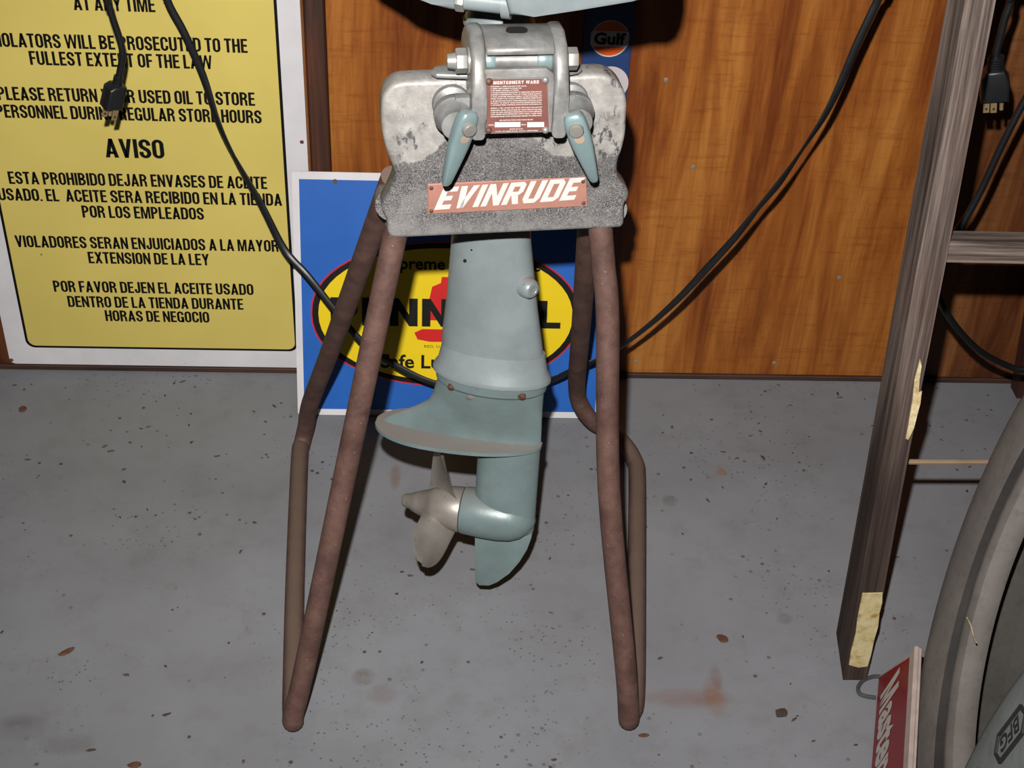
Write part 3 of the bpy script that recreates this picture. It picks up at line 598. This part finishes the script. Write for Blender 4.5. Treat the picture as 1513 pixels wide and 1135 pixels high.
# --- clamp bracket, in the frame of the stand head
def cheek(px_lo, px_hi, y0=0):
    pass
prof = [(-.046, .632), (-.047, .650), (-.046, .668), (-.043, .682), (-.037, .694), (-.027, .7035), (-.012, .7090), (.008, .7070), (.024, .6985), (.036, .6885), (.041, .678), (.040, .6665), (-.004, .6655), (-.008, .655), (-.018, .646), (-.034, .634)]
for ctr, sl in ((-.0300, -1), (.0345, 1)):
    Tc = Frame(HD((ctr, 0, 0)), HD.ey, HD.ex, HD.ez)      # profile plane: (depth, height), thickness along the board
    ck = MB().prism(prof, -.0058, .0058, Tc, bev=.0035, seg=3).build('clamp_cheek', ALU, mo)
    # wing lying on the head's top edge
    x0_, x1_ = (ctr - .034, ctr) if sl < 0 else (ctr, ctr + .024)
    wp = [(x0_, -.002), (x0_ + .004, -.008), (x1_, -.012), (x1_, .016), (x0_ + .004, .008)] if sl < 0 else [(x0_, -.012), (x1_ - .004, -.006), (x1_, -.001), (x1_ - .004, .008), (x0_, .016)]
    Tw = Frame(HD.o, HD.ex, HD.ez, HD.ey)
    MB().prism(wp, .6670, .6715, Tw, bev=.002).build('wing', ALU, ck)
    # lug that carries the clamp screw
    lx = ctr + sl * (.017 if sl < 0 else .0145)
    Tl = Frame(HD((lx, 0, .6435)), -HD.ey, HD.ex, HD.ez)
    MB().lathe([(.017, .0145), (.020, .0165), (.027, .0165), (.0285, .0150), (.034, .0140), (.036, .0125), (.044, .0120), (.0445, .009)], Tl, 32).build('screw_boss', ALU, ck)
    MB().prism([(min(lx, ctr), .630), (max(lx, ctr), .630), (max(lx, ctr), .661), (min(lx, ctr), .661)], -.030, -.020, HD, bev=.002).build('lug', ALU, ck)
    MB().lathe([(.0005, .0155), (.003, .0160), (.0055, .0150), (.0075, .0105), (.010, .0085), (.017, .0080)], Frame(HD((lx, 0, .6435)), -HD.ey, HD.ex, HD.ez), 28).build('clamp_pad', ALU, ck)
    # thumb screw handle: paddle hanging down and outwards
    tip = HD.px(658, 274, -.040) if sl < 0 else HD.px(879, 268, -.040)
    hx, hz = HD.px(691, 176, -.05) if sl < 0 else HD.px(849, 178, -.05)
    d = Vector((tip[0] - hx, tip[1] - hz)); L = d.length; d.normalize(); nrm = Vector((-d.y, d.x))
    dl = (HD.ex * d.x + HD.ez * d.y + HD.ey * .12).normalized(); sw_ = (HD.ex * nrm.x + HD.ez * nrm.y); nf = dl.cross(sw_); nf = nf if nf.y < 0 else -nf
    rz = R(22) * (1 if sl < 0 else -.5)          # the paddles are turned a little on their screws
    sw2 = sw_ * math.cos(rz) + nf * math.sin(rz) * (1 if sw_.dot(HD.ex) < 0 else -1); nf2 = dl.cross(sw2); nf2 = nf2 if nf2.y < 0 else -nf2
    Th = Frame(HD((hx, -.0475, hz)), dl, sw2, nf2)
    rings = []
    for t, wv, tk in ((-.10, .0030, .0035), (-.085, .0060, .0048), (-.03, .0082, .0060), (.06, .0090, .0064), (.2, .0092, .0062), (.4, .0086, .0056), (.6, .0070, .0050), (.8, .0052, .0042), (.95, .0040, .0034), (1.0, .0026, .0022), (1.01, .0005, .0005)):
        rings.append([(t * L, wv * math.copysign(abs(math.cos(s_)) ** .6, math.cos(s_)), tk * math.copysign(abs(math.sin(s_)) ** .6, math.sin(s_))) for s_ in [2 * math.pi * i / 24 for i in range(24)]])
    hd_ = MB().loft(rings, Th).build('thumb_screw_handle', HANDLEM, mo, ang=40)
    Tb = Frame(Th((.006, 0, 0)), Th.ez, Th.ex, Th.ey)
    MB().lathe([(-.010, .0060), (.0085, .0060), (.0098, .0052), (.0100, .0005)], Tb, 20).build('screw_end', STEEL, hd_)
    a = Th((.016, 0, .0057)); MB().lathe([(-.001, .0042), (.0004, .0042), (.0006, .0003)], Frame(a, Th.ez, Th.ex, Th.ey), 12).build('worn_spot', plain('bare_spot', rgb(158, 140, 122), .6), hd_)
# apron between the cheeks carrying the identification plate
pa = [HD.px(716, 103, -.040), HD.px(808, 101, -.040), HD.px(819, 110, -.040), HD.px(822, 196, -.040), HD.px(714, 199, -.040)]
ap = MB().prism(list(reversed(pa)), -.040, -.034, HD, bev=.0015).build('apron', ALU, mo)
ip = [HD.px(718, 115, -.0405), HD.px(810, 114, -.0405), HD.px(813, 194, -.0405), HD.px(718, 197, -.0405)]
MB().prism(list(reversed(ip)), -.0408, -.039, HD).build('plate_edge', STEEL, ap, False)
ip = [HD.px(719, 117, -.0405), HD.px(808, 116, -.0405), HD.px(811, 193, -.0405), HD.px(719, 195.5, -.0405)]
MB().prism(list(reversed(ip)), -.0412, -.039, HD).build('identification_plate', IDRED, ap, False)
mb = MB()
def idt(s, x0, x1, y, h, bold=.0): 
    a = HD.px(x0, y, -.0414); b = HD.px(x1, y, -.0414)
    if s[0] == 'M' and h > .002: put_block(mb, s, HD, a[0], b[0], a[1], h, -.0415, .16, 0, 0, CON)
    else: put_text(mb, s, HD, a[0], b[0], a[1], h, -.0415, bold)
idt('MONTGOMERY WARD', 729, 796, 124.8, .0028, .04)
TX = ['STARTING: 1. OPEN GAS SHUT-OFF VALVE.', '2. OPEN VENT SCREW IN FILLER CAP.', '3. SET SPEED CONTROL AT START.', '4. CLOSE CHOKE BUTTON DOWN TO PRIME AND TURN MOTOR', 'AGAINST COMPRESSION TWO OR THREE TURNS SLOWLY.', '5. PULL STARTER HANDLE FIRMLY. IF MOTOR FAILS TO', 'START AFTER 2 OR 3 PULLS, REPEAT PRIMING OPERATION.', '6. AFTER MOTOR STARTS TURN MIXTURE CONTROL KNOB', 'SLOWLY TO RIGHT UNTIL MOTOR RUNS SMOOTHLY.', '7. ADVANCE SPEED CONTROL UNTIL MOTOR IS RUNNING OK.', 'MIXING: 1. MIX 1/2 PINT NO. 30 OIL WITH EACH GALLON OF', 'GASOLINE. NEVER USE OF LESS OIL THAN ABOVE FUEL MIX.', '2. MIX OIL AND GASOLINE THOROUGHLY IN A CLEAN SEPARATE', 'CAN, NEVER POUR SEPARATELY INTO TANK. 3. KEEP GEAR', 'HOUSING FILLED WITH OUTBOARD GREASE TO UPPER PLUG.']
ys = [129, 132, 135, 138, 141, 144, 147, 150.3, 153.3, 156.3, 160.8, 164, 167, 170, 173.2]
for i, (s, y) in enumerate(zip(TX, ys)): idt(s, 725, (778, 771, 767)[i] if i < 3 else 800.5, y, .00095, .03)
idt('SEE INSTRUCTION AND PARTS BOOK', 738, 788, 178.6, .0009, .03); idt('MODEL', 722, 730, 185.5, .0009, .03); idt('SERIAL', 770, 777.5, 185, .0009, .03); idt('MADE IN U.S.A.', 753, 773, 191.5, .0009, .03); idt('3 H.P. AT 4000 R.P.M. N.O.A. CERTIFIED', 732, 795, 195, .0008, .03)
for x0_, x1_ in ((731, 769), (779, 804)):
    P = [HD.px(x0_, 180.5, -.0414), HD.px(x1_, 180.3, -.0414), HD.px(x1_, 187.5, -.0414), HD.px(x0_, 188, -.0414)]
    mb.add([(p[0], -.0415, p[1]) for p in P], [[0, 1, 2, 3]], HD)
mb.build('lettering', WHITEP, ap, False)
for px, py in ((722.5, 121), (806, 119), (722, 193), (806, 193)):
    a = HD.px(px, py, -.042); MB().lathe([(0, .0029), (.0012, .0026), (.0021, .0016), (.0024, .0003)], Frame(HD((a[0], -.0412, a[1])), -HD.ey, HD.ex, HD.ez), 16).build('rivet', ALU if px > 730 else COPPER, ap)
# pivot bolt with nuts and sleeves
zb_ = .6875; yb_ = -.020
TB = Frame(HD((0, yb_, zb_)), HD.ex, HD.ey, HD.ez)
pv = MB().lathe([(-.052, .0045), (.048, .0045)], TB, 16).build('pivot_bolt', STEEL, mo)
MB().lathe([(-.019, .0075), (.020, .0075)], TB, 24).build('spacer_tube', ALU, pv)
for a0, a1 in ((-.0245, -.016), (.017, .0287)): MB().lathe([(a0, .0088), (a0 + .001, .0095), (a1 - .001, .0095), (a1, .0088)], TB, 24).build('sleeve', HANDLEM, pv)
def hexa(a0, a1, r, T): 
    return MB().prism([(r * math.cos(R(60 * i + 12)), r * math.sin(R(60 * i + 12))) for i in range(6)], a0, a1, Frame(T.o, T.ey, T.ex, T.ez), bev=.001)
hexa(-.0465, -.0375, .0098, TB).build('nut', STEEL, pv); MB().lathe([(-.0375, .0108), (-.0358, .0108)], TB, 24).build('washer', STEEL, pv)
MB().lathe([(-.053, .0055), (-.0465, .0065)], TB, 16).build('bolt_end', STEEL, pv)
hexa(.0415, .0500, .0090, TB).build('nut', STEEL, pv)
# swivel saddle: curved sheet from the bolt back to the steering column
rows = []
rows = [(-.036, .7020), (-.033, .7042), (-.027, .7062), (-.018, .7078), (-.006, .7082), (.006, .7062), (.018, .7010), (.030, .6935), (.040, .6860)]
sad = [(y, z) for y, z in rows] + [(y + .001, z - .0038) for y, z in reversed(rows)]
sd = MB().prism(sad, -.0245, .0290, Frame(HD.o, HD.ey, HD.ex, HD.ez), bev=.001, seg=1).build('swivel_saddle', ALU, mo, ang=50)
c0 = HD.px(760, 44, 0)
sl_ = MB(); Tsl = Frame(HD((c0[0], -.012, .7068)), HD.ex, (HD.ez * .975 - HD.ey * .22), (HD.ey * .975 + HD.ez * .22))
sl_.prism(rrect(-.0085, .0085, -.0042, .0042, .0041), -.001, .0022, Tsl); sl_.build('slot', DARKM, sd, False)
# steering column and collar above the saddle
TCc = Frame(MT((-.0185, 0, 0)), MT.ez, mex, MT.ey)
MB().lathe([(.560, .0225), (.632, .0225)], TCc, 36).build('steering_tube', TEAL, mo)
MB().lathe([(.612, .0270), (.6245, .0275), (.6265, .0310), (.6305, .0315), (.6320, .0300), (.640, .0285), (.668, .0285)], TCc, 40).build('collar', TEAL, mo, ang=30)
# power head: lower pan, tank and tiller arm (mostly above the picture's edge)
pan = [MT.px(x, y, -.045) for x, y in ((712, 4), (690, 17), (664, 13), (640, 4), (604, -10), (550, -42), (512, -84))] + [(-.150, .745), (.090, .745), (.095, .720), (.060, .700), (-.010, .680)]
MB().prism(pan, -.050, .060, MT, bev=.006, seg=3).build('lower_pan', TEAL, mo, ang=50)
tank = []
for c, h, b in ((.730, .108, .066), (.736, .118, .074), (.760, .124, .080), (.790, .124, .080), (.815, .116, .074), (.830, .096, .060), (.836, .060, .038)): tank.append(lens(-.03 - h, -.03 + h, b, c, .7))
MB().loft(tank, MT).build('fuel_tank', TEAL, mo, ang=50)
MB().lathe([(.834, .045), (.842, .048), (.862, .048), (.868, .040)], Frame(MT((-.03, 0, 0)), MT.ez, mex, MT.ey), 32).build('flywheel_cover', ALU, mo)
arm = [MT.px(x, y, -.115) for x, y in ((746, -80), (746, 2), (752, 23), (790, 24), (850, 15), (935, 1), (968, 1), (982, -8), (990, -26), (991, -52), (982, -74), (960, -86))]
MB().prism(arm, -.117, -.075, MT, bev=.005, seg=3).build('tiller_arm', TEAL, mo, ang=50)
MB().prism([(-.020, .668), (.030, .668), (.030, .715), (-.020, .715)], -.090, -.030, MT, bev=.004).build('tiller_bracket', TEAL, mo)
a = MT.px(720, 3, -.095); TN = Frame(MT((a[0] + .032, -.093, a[1])), mex, MT.ey, MT.ez)
MB().lathe([(-.050, .0085), (-.020, .0085), (-.0195, .0120), (-.0125, .0120), (-.012, .009)], TN, 24).build('tiller_pivot', TEAL, mo)
hexa(-.0575, -.050, .0105, TN).build('nut', STEEL, mo)

# ------------------------------------------------------------------ cords
P = [(232, -60, 1.5), (247, 0, 1.5), (272, 48, 1.5), (300, 112, 1.5), (322, 180, 1.495), (345, 230, 1.49), (385, 300, 1.48), (420, 368, 1.47), (455, 408, 1.455), (500, 465, 1.44), (540, 510, 1.43), (585, 540, 1.425), (640, 566, 1.42), (720, 582, 1.42), (800, 567, 1.42), (850, 545, 1.41), (900, 523, 1.41), (950, 488, 1.4), (1000, 444, 1.3925), (1045, 396, 1.38575), (1085, 352, 1.37975), (1120, 308, 1.3745), (1150, 272, 1.37), (1185, 222, 1.37), (1220, 168, 1.37), (1246, 114, 1.37), (1266, 66, 1.37), (1298, -2, 1.37), (1330, -70, 1.37)]
tw = [0, 0, 0, .1, .7, 1.1, .4, 0, .1, .2, .2, .3, .4, .5, .5, .7, 1.0, .8, .3, 0, .2, .9, .5, 1.3, .5, .1, 0, 0, 0]
pts = [atY(*p) for p in P]
p0_, p1_ = pts[0], pts[-1]
pts = [V(p0_.x - .08, YW - .012, 1.30), V(p0_.x - .05, 1.52, .95)] + pts + [V(p1_.x + .09, 1.47, .95), V(p1_.x + .12, YW - .012, 1.30)]; tw = [0, 0] + tw + [0, 0]
tag(MB().tube(pts, .0043, 12, 5, flat=.38, twist=tw, face=(0, -.8, .6)).build('flat_cord', CORDM, None, ang=60), 'long flat black cord hanging in a wide swag behind the boat motor', 'cord')
def plug_cord(label, path, Y, top, bot, wid, depth, prong, yaw, body, sr, cr, up_x=.02):
    a = atY(top[0], top[1], Y); b = atY(bot[0], bot[1], Y)
    t = thing('power_cord', label, 'power cord', tuple(b))
    dz = (a - b).normalized(); exx = Vector((math.cos(yaw), math.sin(yaw), 0)); exx = (exx - dz * exx.dot(dz)).normalized(); eyy = dz.cross(exx)
    T = Frame(b, exx, eyy, dz); L = (a - b).length
    MB().prism([(x * wid, z * L) for x, z in body], -depth / 2, depth / 2, T, bev=.003, seg=3).build('plug_body', PLUGM, t)
    n = 5; pr_ = []
    for i in range(n):
        z0 = L + sr * i / n; pr_ += [(z0, wid * .30), (z0 + sr / n * .55, wid * .30), (z0 + sr / n * .6, wid * .22), (z0 + sr / n * .95, wid * .22)]
    MB().lathe([(L - .002, wid * .3)] + pr_, Frame(b, dz, exx, eyy), 16).build('strain_relief', PLUGM, t)
    for xo, yo, kind in prong:
        if kind: MB().lathe([(-.0145, .001), (-.0135, .0021), (.002, .0021)], Frame(T((xo, yo, 0)), dz, exx, eyy), 12).build('prong', BRASS, t)
        else:
            pg = MB().box((xo - .0031, yo - .0008, -.0135), (xo + .0031, yo + .0008, .002), T, .0004, 1).build('prong', BRASS, t)
            MB().lathe([(-.001, .0012), (.001, .0012)], Frame(T((xo, yo, -.009)), eyy, exx, dz), 8).build('prong_hole', DARKM, pg)
    q0 = T((0, 0, L + sr * .9)); MB().tube([q0, T((0, 0, L + sr + .004))] + [atY(x, y, Y) for x, y in path] + [V(atY(*path[-1], Y).x + up_x, Y + .04, .95), V(atY(*path[-1], Y).x + up_x * 1.4, YW - .010, 1.35)], cr, 12, 6).build('cord', CORDM, t, ang=60)
BODY = [(-.5, 0), (.5, 0), (.5, .62), (.3, 1), (-.3, 1), (-.5, .75)]
plug_cord('black power cord with a three-prong plug dangling in front of the yellow notice', [(181, 80), (176, 55), (166, 25), (160, 0), (154, -50)], 1.40, (173, 124), (165, 158), .0175, .018, [(.003, -.005, 0), (-.005, .002, 0), (.003, .005, 1)], R(35), [(-.62, 0), (.5, 0), (.5, .95), (.3, 1), (-.3, 1), (-.62, .85)], .010, .0037)
plug_cord('black power cord with a three-prong plug dangling beside the upper ladder rail', [(1476, 62), (1484, 30), (1494, 0), (1504, -50)], 1.30, (1471, 100), (1469, 146), .027, .022, [(-.0075, -.003, 0), (-.0005, -.004, 0), (.0075, .002, 1)], R(-12), BODY, .013, .0038)
P = [(1570, 60, 1.32), (1540, 105, 1.32), (1513, 150, 1.32), (1480, 215, 1.32), (1450, 280, 1.32), (1425, 325, 1.32), (1400, 360, 1.32), (1384, 395, 1.32), (1382, 425, 1.325), (1394, 455, 1.33), (1420, 492, 1.34), (1452, 522, 1.35), (1490, 541, 1.36), (1513, 546, 1.36), (1560, 540, 1.36), (1620, 500, 1.36)]
rp = [atY(*p) for p in P]
rp = [V(rp[0].x + .10, YW - .012, 1.25), V(rp[0].x + .06, 1.42, .85)] + rp + [V(rp[-1].x + .08, 1.42, .28), V(rp[-1].x + .16, YW - .012, .50)]
tag(MB().tube(rp, .0040, 12, 5).build('round_cord', CORDM, None, ang=60), 'thick round black cord looping behind the ladder rail', 'cord')

# ------------------------------------------------------------------ ladder
A0 = atZ(1244, 1011, 0); A1 = atZ(1279, 1011, 0); wr = (A1.x - A0.x) * 1.0
topp = atY(1452, 0, 1.125)
lean = math.atan2(1.125 - A0.y, topp.z)
LD = Frame((A1.x - wr / 2, A0.y, 0), (1, 0, 0), (0, math.cos(lean), -math.sin(lean)), (0, math.sin(lean), math.cos(lean)))
la = thing('ladder', 'weathered grey wooden ladder leaning against the wall at right', 'ladder', tuple(LD.o))
LH = (YW - .045 - A0.y) / math.sin(lean) - .01
span = .36; ts = .044
def rail(x0, rot=False):
    bm = bmesh.new(); n = 26; prev = None; rg = []
    rnd = random.Random(int(x0 * 100) + 5)
    for i in range(n + 1):
        z = LH * i / n; j = lambda: rnd.uniform(-.0005, .0005)
        z0 = (.0, 0) ; 
        cut = .018 if (i == 0 and rot) else 0
        rg.append([(x0 - wr / 2 + j(), 0 + j(), z + (.006 if i == 0 else 0)), (x0 + wr / 2 + j(), 0 + j(), z + (.006 if i == 0 else 0)), (x0 + wr / 2 + j(), ts + j(), z + .014 if i == 0 else z), (x0 - wr / 2 + j(), ts + j(), z + .016 + cut if i == 0 else z)])
    mb = MB(); mb.loft(rg, LD); return mb.build('rail', RAILM, la, ang=30)
r1 = rail(0, True); rail(span)
zz = .484 / math.cos(lean) + .006; i = 0
while zz < LH - .1:
    MB().box((wr / 2 - .001, .008, zz - .0140), (span - wr / 2 + .001, .036, zz + .0085), LD, .003, 2).build('rung', RUNGM, la); zz += .26
MB().tube([(wr / 2 - .004, .037, .254), (span - wr / 2 + .004, .037, .258)], .0028, 8, 2, LD, smooth=False).build('tie_rod', plain('rusty_rod', rgb(140, 116, 92), .7), la)
def lpx(x, y): return LD.px(x, y, 0)
# splintered patch showing bare wood, and the gold foil near the foot
sp_ = [(1359, 530), (1362, 540), (1358, 562), (1356, 580), (1362, 578), (1360, 596), (1355, 612), (1350, 632), (1342, 650), (1338, 648), (1343, 620), (1348, 590), (1351, 560)]
MB().prism([lpx(x, y) for x, y in reversed(sp_)], -.0012, .001, LD, bev=.0005, seg=1).build('splintered_patch', BAREW, r1)
fo = [(1274, 876), (1304, 875), (1303, 890), (1299, 905), (1297, 925), (1291, 945), (1287, 965), (1282, 984), (1268, 986), (1254, 982), (1257, 962), (1264, 935), (1267, 910)]
MB().prism([lpx(x, y) for x, y in reversed(fo)], -.0014, .001, LD, bev=.0005, seg=1).build('foil_sticker', FOIL, r1)

# ------------------------------------------------------------------ tires
def tire(name, label, X, Y, az, tilt, RR, wid, mats, bead, groups=None, letters=None):
    a = Vector((-math.cos(az) * math.cos(tilt), math.sin(az) * math.cos(tilt), math.sin(tilt)))
    e1 = Vector((math.sin(az), math.cos(az), 0)); e2 = e1.cross(a); e2 = e2 if e2.z > 0 else -e2
    T = Frame(Vector((X, Y, RR * math.cos(tilt) + (wid - .012) * math.sin(tilt) + .001)), a, e1, e2)
    t = thing(name, label, 'tire', (X, Y, 0))
    g0 = bead; w = wid
    wall_o = [(-.003, g0 + .002), (0, g0 + .015), (.001, (g0 + RR) / 2), (.001, RR - .03), (0, RR - .016), (-.003, RR - .007), (-.009, RR - .001), (-.012, RR)]
    tread = []; nx = 4
    for i in range(nx):
        x0_ = -.012 - (w - .024) * i / nx; x1_ = -.012 - (w - .024) * (i + 1) / nx
        tread += [(x0_, RR), (x1_ + .004, RR)] + ([(x1_ + .003, RR - .007), (x1_ + .001, RR - .007)] if i < nx - 1 else [(x1_, RR)])
    far = [(-w - x, r) for x, r in reversed(wall_o)]
    def surf(prof, nm, mat):
        mb = MB(); vs = []; fs = []; m = len(prof); n = 120
        for i in range(n):
            th = 2 * math.pi * i / n
            for ax, r in prof: vs.append((ax, r * math.cos(th), r * math.sin(th)))
        for i in range(n):
            j = (i + 1) % n
            for kk in range(m - 1): fs.append([i * m + kk, j * m + kk, j * m + kk + 1, i * m + kk + 1])
        mb.add(vs, fs, T); return mb.build(nm, mat, t, ang=40)
    sw = surf(wall_o, 'sidewall', mats[0]); surf(tread, 'tread', mats[2]); surf(far, 'sidewall', mats[0])
    for s_ in (0, 1):
        f_ = (lambda x: x) if s_ == 0 else (lambda x: -w - x)
        surf([(f_(-.003), g0 + .002), (f_(-.010), g0 - .001), (f_(-.0125), g0 - .006), (f_(-.011), g0 - .013), (f_(-.005), g0 - .015)], 'bead_groove', mats[3])
        surf([(f_(-.005), g0 - .015), (f_(-.003), g0 - .018), (f_(-.003), g0 - .026), (f_(-.006), g0 - .033), (f_(-.012), g0 - .036), (f_(-.02), g0 - .037), (f_(-.026), g0 - .034)], 'bead', mats[0])
    surf([(-.026, g0 - .034), (-.016, g0 + .02), (-.014, RR - .03), (-.03, RR - .016), (-w + .03, RR - .016), (-w + .014, RR - .03), (-w + .016, g0 + .02), (-w + .026, g0 - .034)], 'inner_liner', mats[1])
    return t, T, sw
tA, TA, _ = tire('tire', 'worn smooth tire without a rim, standing beside the ladder foot', .491, .748, .194, .200, .335, .115, (RUB, RUBI, RUBG, RUBG), .264)
tB, TBt, swB = tire('tire', 'raised-letter tire at the bottom right corner, nearest the camera', .310, .296, .203, .117, .364, .070, (RUBB, RUBI, RUBG, RUBG), .27)
# raised emblem and letters on the near tire's sidewall, laid out around the wheel's centre
def polar(ang, rad, px_, py_, hgt):       # local frame on the sidewall at an angle/radius
    er = TBt.ey * math.cos(ang) + TBt.ez * math.sin(ang); et = -TBt.ey * math.sin(ang) + TBt.ez * math.cos(ang)
    return Frame(TBt.o + TBt.ex * hgt + er * rad, (-er).cross(TBt.ex), -TBt.ex, -er)
def side_ang(x, y):
    d = ray(x, y); t_ = (TBt.o - EYE).dot(TBt.ex) / d.dot(TBt.ex); p = EYE + d * t_ - TBt.o
    return math.atan2(p.dot(TBt.ez), p.dot(TBt.ey)), math.hypot(p.dot(TBt.ey), p.dot(TBt.ez))
an, rd = side_ang(1497, 1086)
FB = polar(an, rd, -1, 1, .0014)
hx = [(-.027, 0), (-.020, -.0110), (.020, -.0110), (.027, 0), (.020, .0110), (-.020, .0110)]; hi = [(x * .93, y * .82) for x, y in hx]
mb = MB()
for i in range(6):
    j = (i + 1) % 6; mb.prism([hx[i], hx[j], hi[j], hi[i]], -.0015, .004, FB)
mb.build('emblem_outline', RUBG, swB, False)
mb = MB(); put_text(mb, 'BFG', FB, -.016, .016, -.0058, .0116, -.0012, .02); mb.build('raised_lettering', RUBG, swB, False)
FT = polar(an + .20, rd, -1, 1, .0014); mb = MB(); put_text(mb, 'T', FT, -.008, .008, -.011, .022, -.0012, .02); mb.build('raised_lettering', RUBG, swB, False)
FT = polar(an - .20, rd, -1, 1, .0014); mb = MB(); put_text(mb, 'A', FT, -.009, .009, -.011, .022, -.0012, .02); mb.build('raised_lettering', RUBG, swB, False)
cb = tA
def straw(pts, nm):
    P = []
    for x, y in pts:
        d = ray(x, y); t_ = ((TA.o - EYE).dot(TA.ex) + .000) / d.dot(TA.ex); P.append(EYE + d * t_ + TA.ex * .001)
    return MB().tube(P, .0007, 6, 3)
tag(straw([(1430, 913), (1436, 925), (1440, 940), (1444, 950)], '').build('dry_straw', BAREW), 'thin dry straw stuck to the bead of the worn smooth tire', 'straw')

# ------------------------------------------------------------------ red tire display sign leaning on the worn tire
B0 = atZ(1298, 1000, .0008); B1 = atZ(1287, 1135, .0008); T0 = atZ(1357, 957, .105)
la_ = (B1 - B0).normalized(); up_ = (T0 - B0); up_ = (up_ - la_ * up_.dot(la_)); hs = up_.length; up_.normalize(); nn = up_.cross(la_)
sk_ = (T0 - B0).dot(la_)
MS = Frame(B0, la_, -nn, up_)
if MS.ey.dot(EYE - B0) > 0: MS = Frame(B0, la_, nn, up_)
ts_ = thing('tire_display_sign', 'red and white metal tire display sign leaning on the worn tire', 'sign', tuple(B0))
Ls = .27
MB().prism([(0, 0), (Ls, 0), (Ls + sk_, hs), (sk_, hs)], 0, .004, MS, bev=.0006, seg=1).build('panel', MWHITE, ts_)
MB().prism([(.004, .003), (Ls - .004, .003), (Ls - .004 + sk_, hs - .013), (sk_ * .85 + .007, hs - .013)], -.0005, .001, MS).build('red_field', MRED, ts_, False)
MB().prism([(sk_ + .001, hs - .0125), (Ls + sk_, hs - .0125), (Ls + sk_, hs + .001), (sk_, hs + .001)], -.004, .001, MS, bev=.001, seg=1).build('edge_strip', MWHITE, ts_)
t0_ = .014 + sk_ * .5; mb = MB(); put_block(mb, 'M', MS, t0_, t0_ + .027, .013, hs * .46, -.0008, LET=CON); put_text(mb, 'astercraft', MS, t0_ + .030, t0_ + .195, .013, hs * .46, -.0008, .034); mb.build('lettering', WHITEP, ts_, False)
wp = [(1301, 1000), (1290, 1000), (1275, 1006), (1268, 1016), (1270, 1025), (1280, 1029), (1294, 1031)]
MB().tube([atZ(x, y, .003 + .010 * (1 - abs(i - 3) / 3.0) * 0) for i, (x, y) in enumerate(wp)], .0022, 8, 5).build('wire_foot', WIRE, ts_)

# ------------------------------------------------------------------ dark board standing at the wall behind the tire
pa_ = atY(1513, 455, YW - .030); pb_ = atZ(1507, 600, .0)
tag(MB().prism([(pb_.x, .001), (pb_.x + .09, .001), (pb_.x + .09, .9), (pb_.x - .10, .9)], YW - .040, YW - .014).build('board', DBOARD, None, False), 'dark red-brown board standing against the wall behind the worn tire', 'board')

# ------------------------------------------------------------------ litter on the floor
def chip(px, py, ln_, wd_, ang, label, name='bark_chip', mat=BARK):
    p = atZ(px, py, 0); P = []; rnd = random.Random(px)
    for i in range(9):
        t = 2 * math.pi * i / 9; k_ = rnd.uniform(.75, 1.1); x = ln_ * math.cos(t) * k_; y = wd_ * math.sin(t) * k_
        P.append((x * math.cos(ang) - y * math.sin(ang), x * math.sin(ang) + y * math.cos(ang)))
    T = Frame((p.x, p.y, 0), (1, 0, 0), (0, 0, 1), (0, 1, 0))
    tag(MB().prism(P, .0003, .003, T, bev=.001, seg=1).build(name, mat), label, 'debris')
chip(100, 964, .0105, .0035, R(38), 'long pale-tipped bark chip on the floor left of the stand')
chip(1068, 945, .0075, .0055, R(-40), 'red-brown bark chip on the floor right of the stand')
chip(952, 1088, .0065, .0028, R(5), 'small brown chip on the floor beside the right stand foot')
chip(1155, 1055, .0080, .0060, R(25), 'dark tangled leaf scrap on the floor between stand and ladder', 'leaf_scrap', DEB)
chip(34, 606, .0055, .0060, R(0), 'round brown crumb on the floor below the yellow notice')
chip(200, 1132, .0080, .0040, R(10), 'brown crumb at the bottom edge of the picture')
mb = MB(); rnd = random.Random(3)
for i in range(260):
    x = rnd.uniform(-.62, .75); y = rnd.uniform(.86, 1.54) if rnd.random() < .6 else rnd.uniform(1.36, 1.545)
    if min(abs(x - (-.146 - .07 * (y - .94))), abs(x - (.193 + .118 * (y - .94)))) < .022 or (y > 1.36 and -.21 < x < .26): continue      # clear of the stand's runners and the leaning sign
    s_ = rnd.uniform(.0007, .0026) * (1.25 if rnd.random() < .12 else 1); el = rnd.uniform(1, 3); an_ = rnd.uniform(0, 6.3); n = 5; vs = []
    for i2 in range(n):
        t = 2 * math.pi * i2 / n; a_ = s_ * el * math.cos(t) * rnd.uniform(.6, 1); b_ = s_ * math.sin(t) * rnd.uniform(.6, 1)
        vs.append((x + a_ * math.cos(an_) - b_ * math.sin(an_), y + a_ * math.sin(an_) + b_ * math.cos(an_), .0002))
    vs.append((x, y, .0002 + s_ * .5)); mb.add(vs, [[j, (j + 1) % n, n] for j in range(n)])
lt = mb.build('floor_litter', DEB, None, False); lt['kind'] = 'stuff'; tag(lt, 'fine dark grit and leaf crumbs scattered over the grey floor', 'litter')
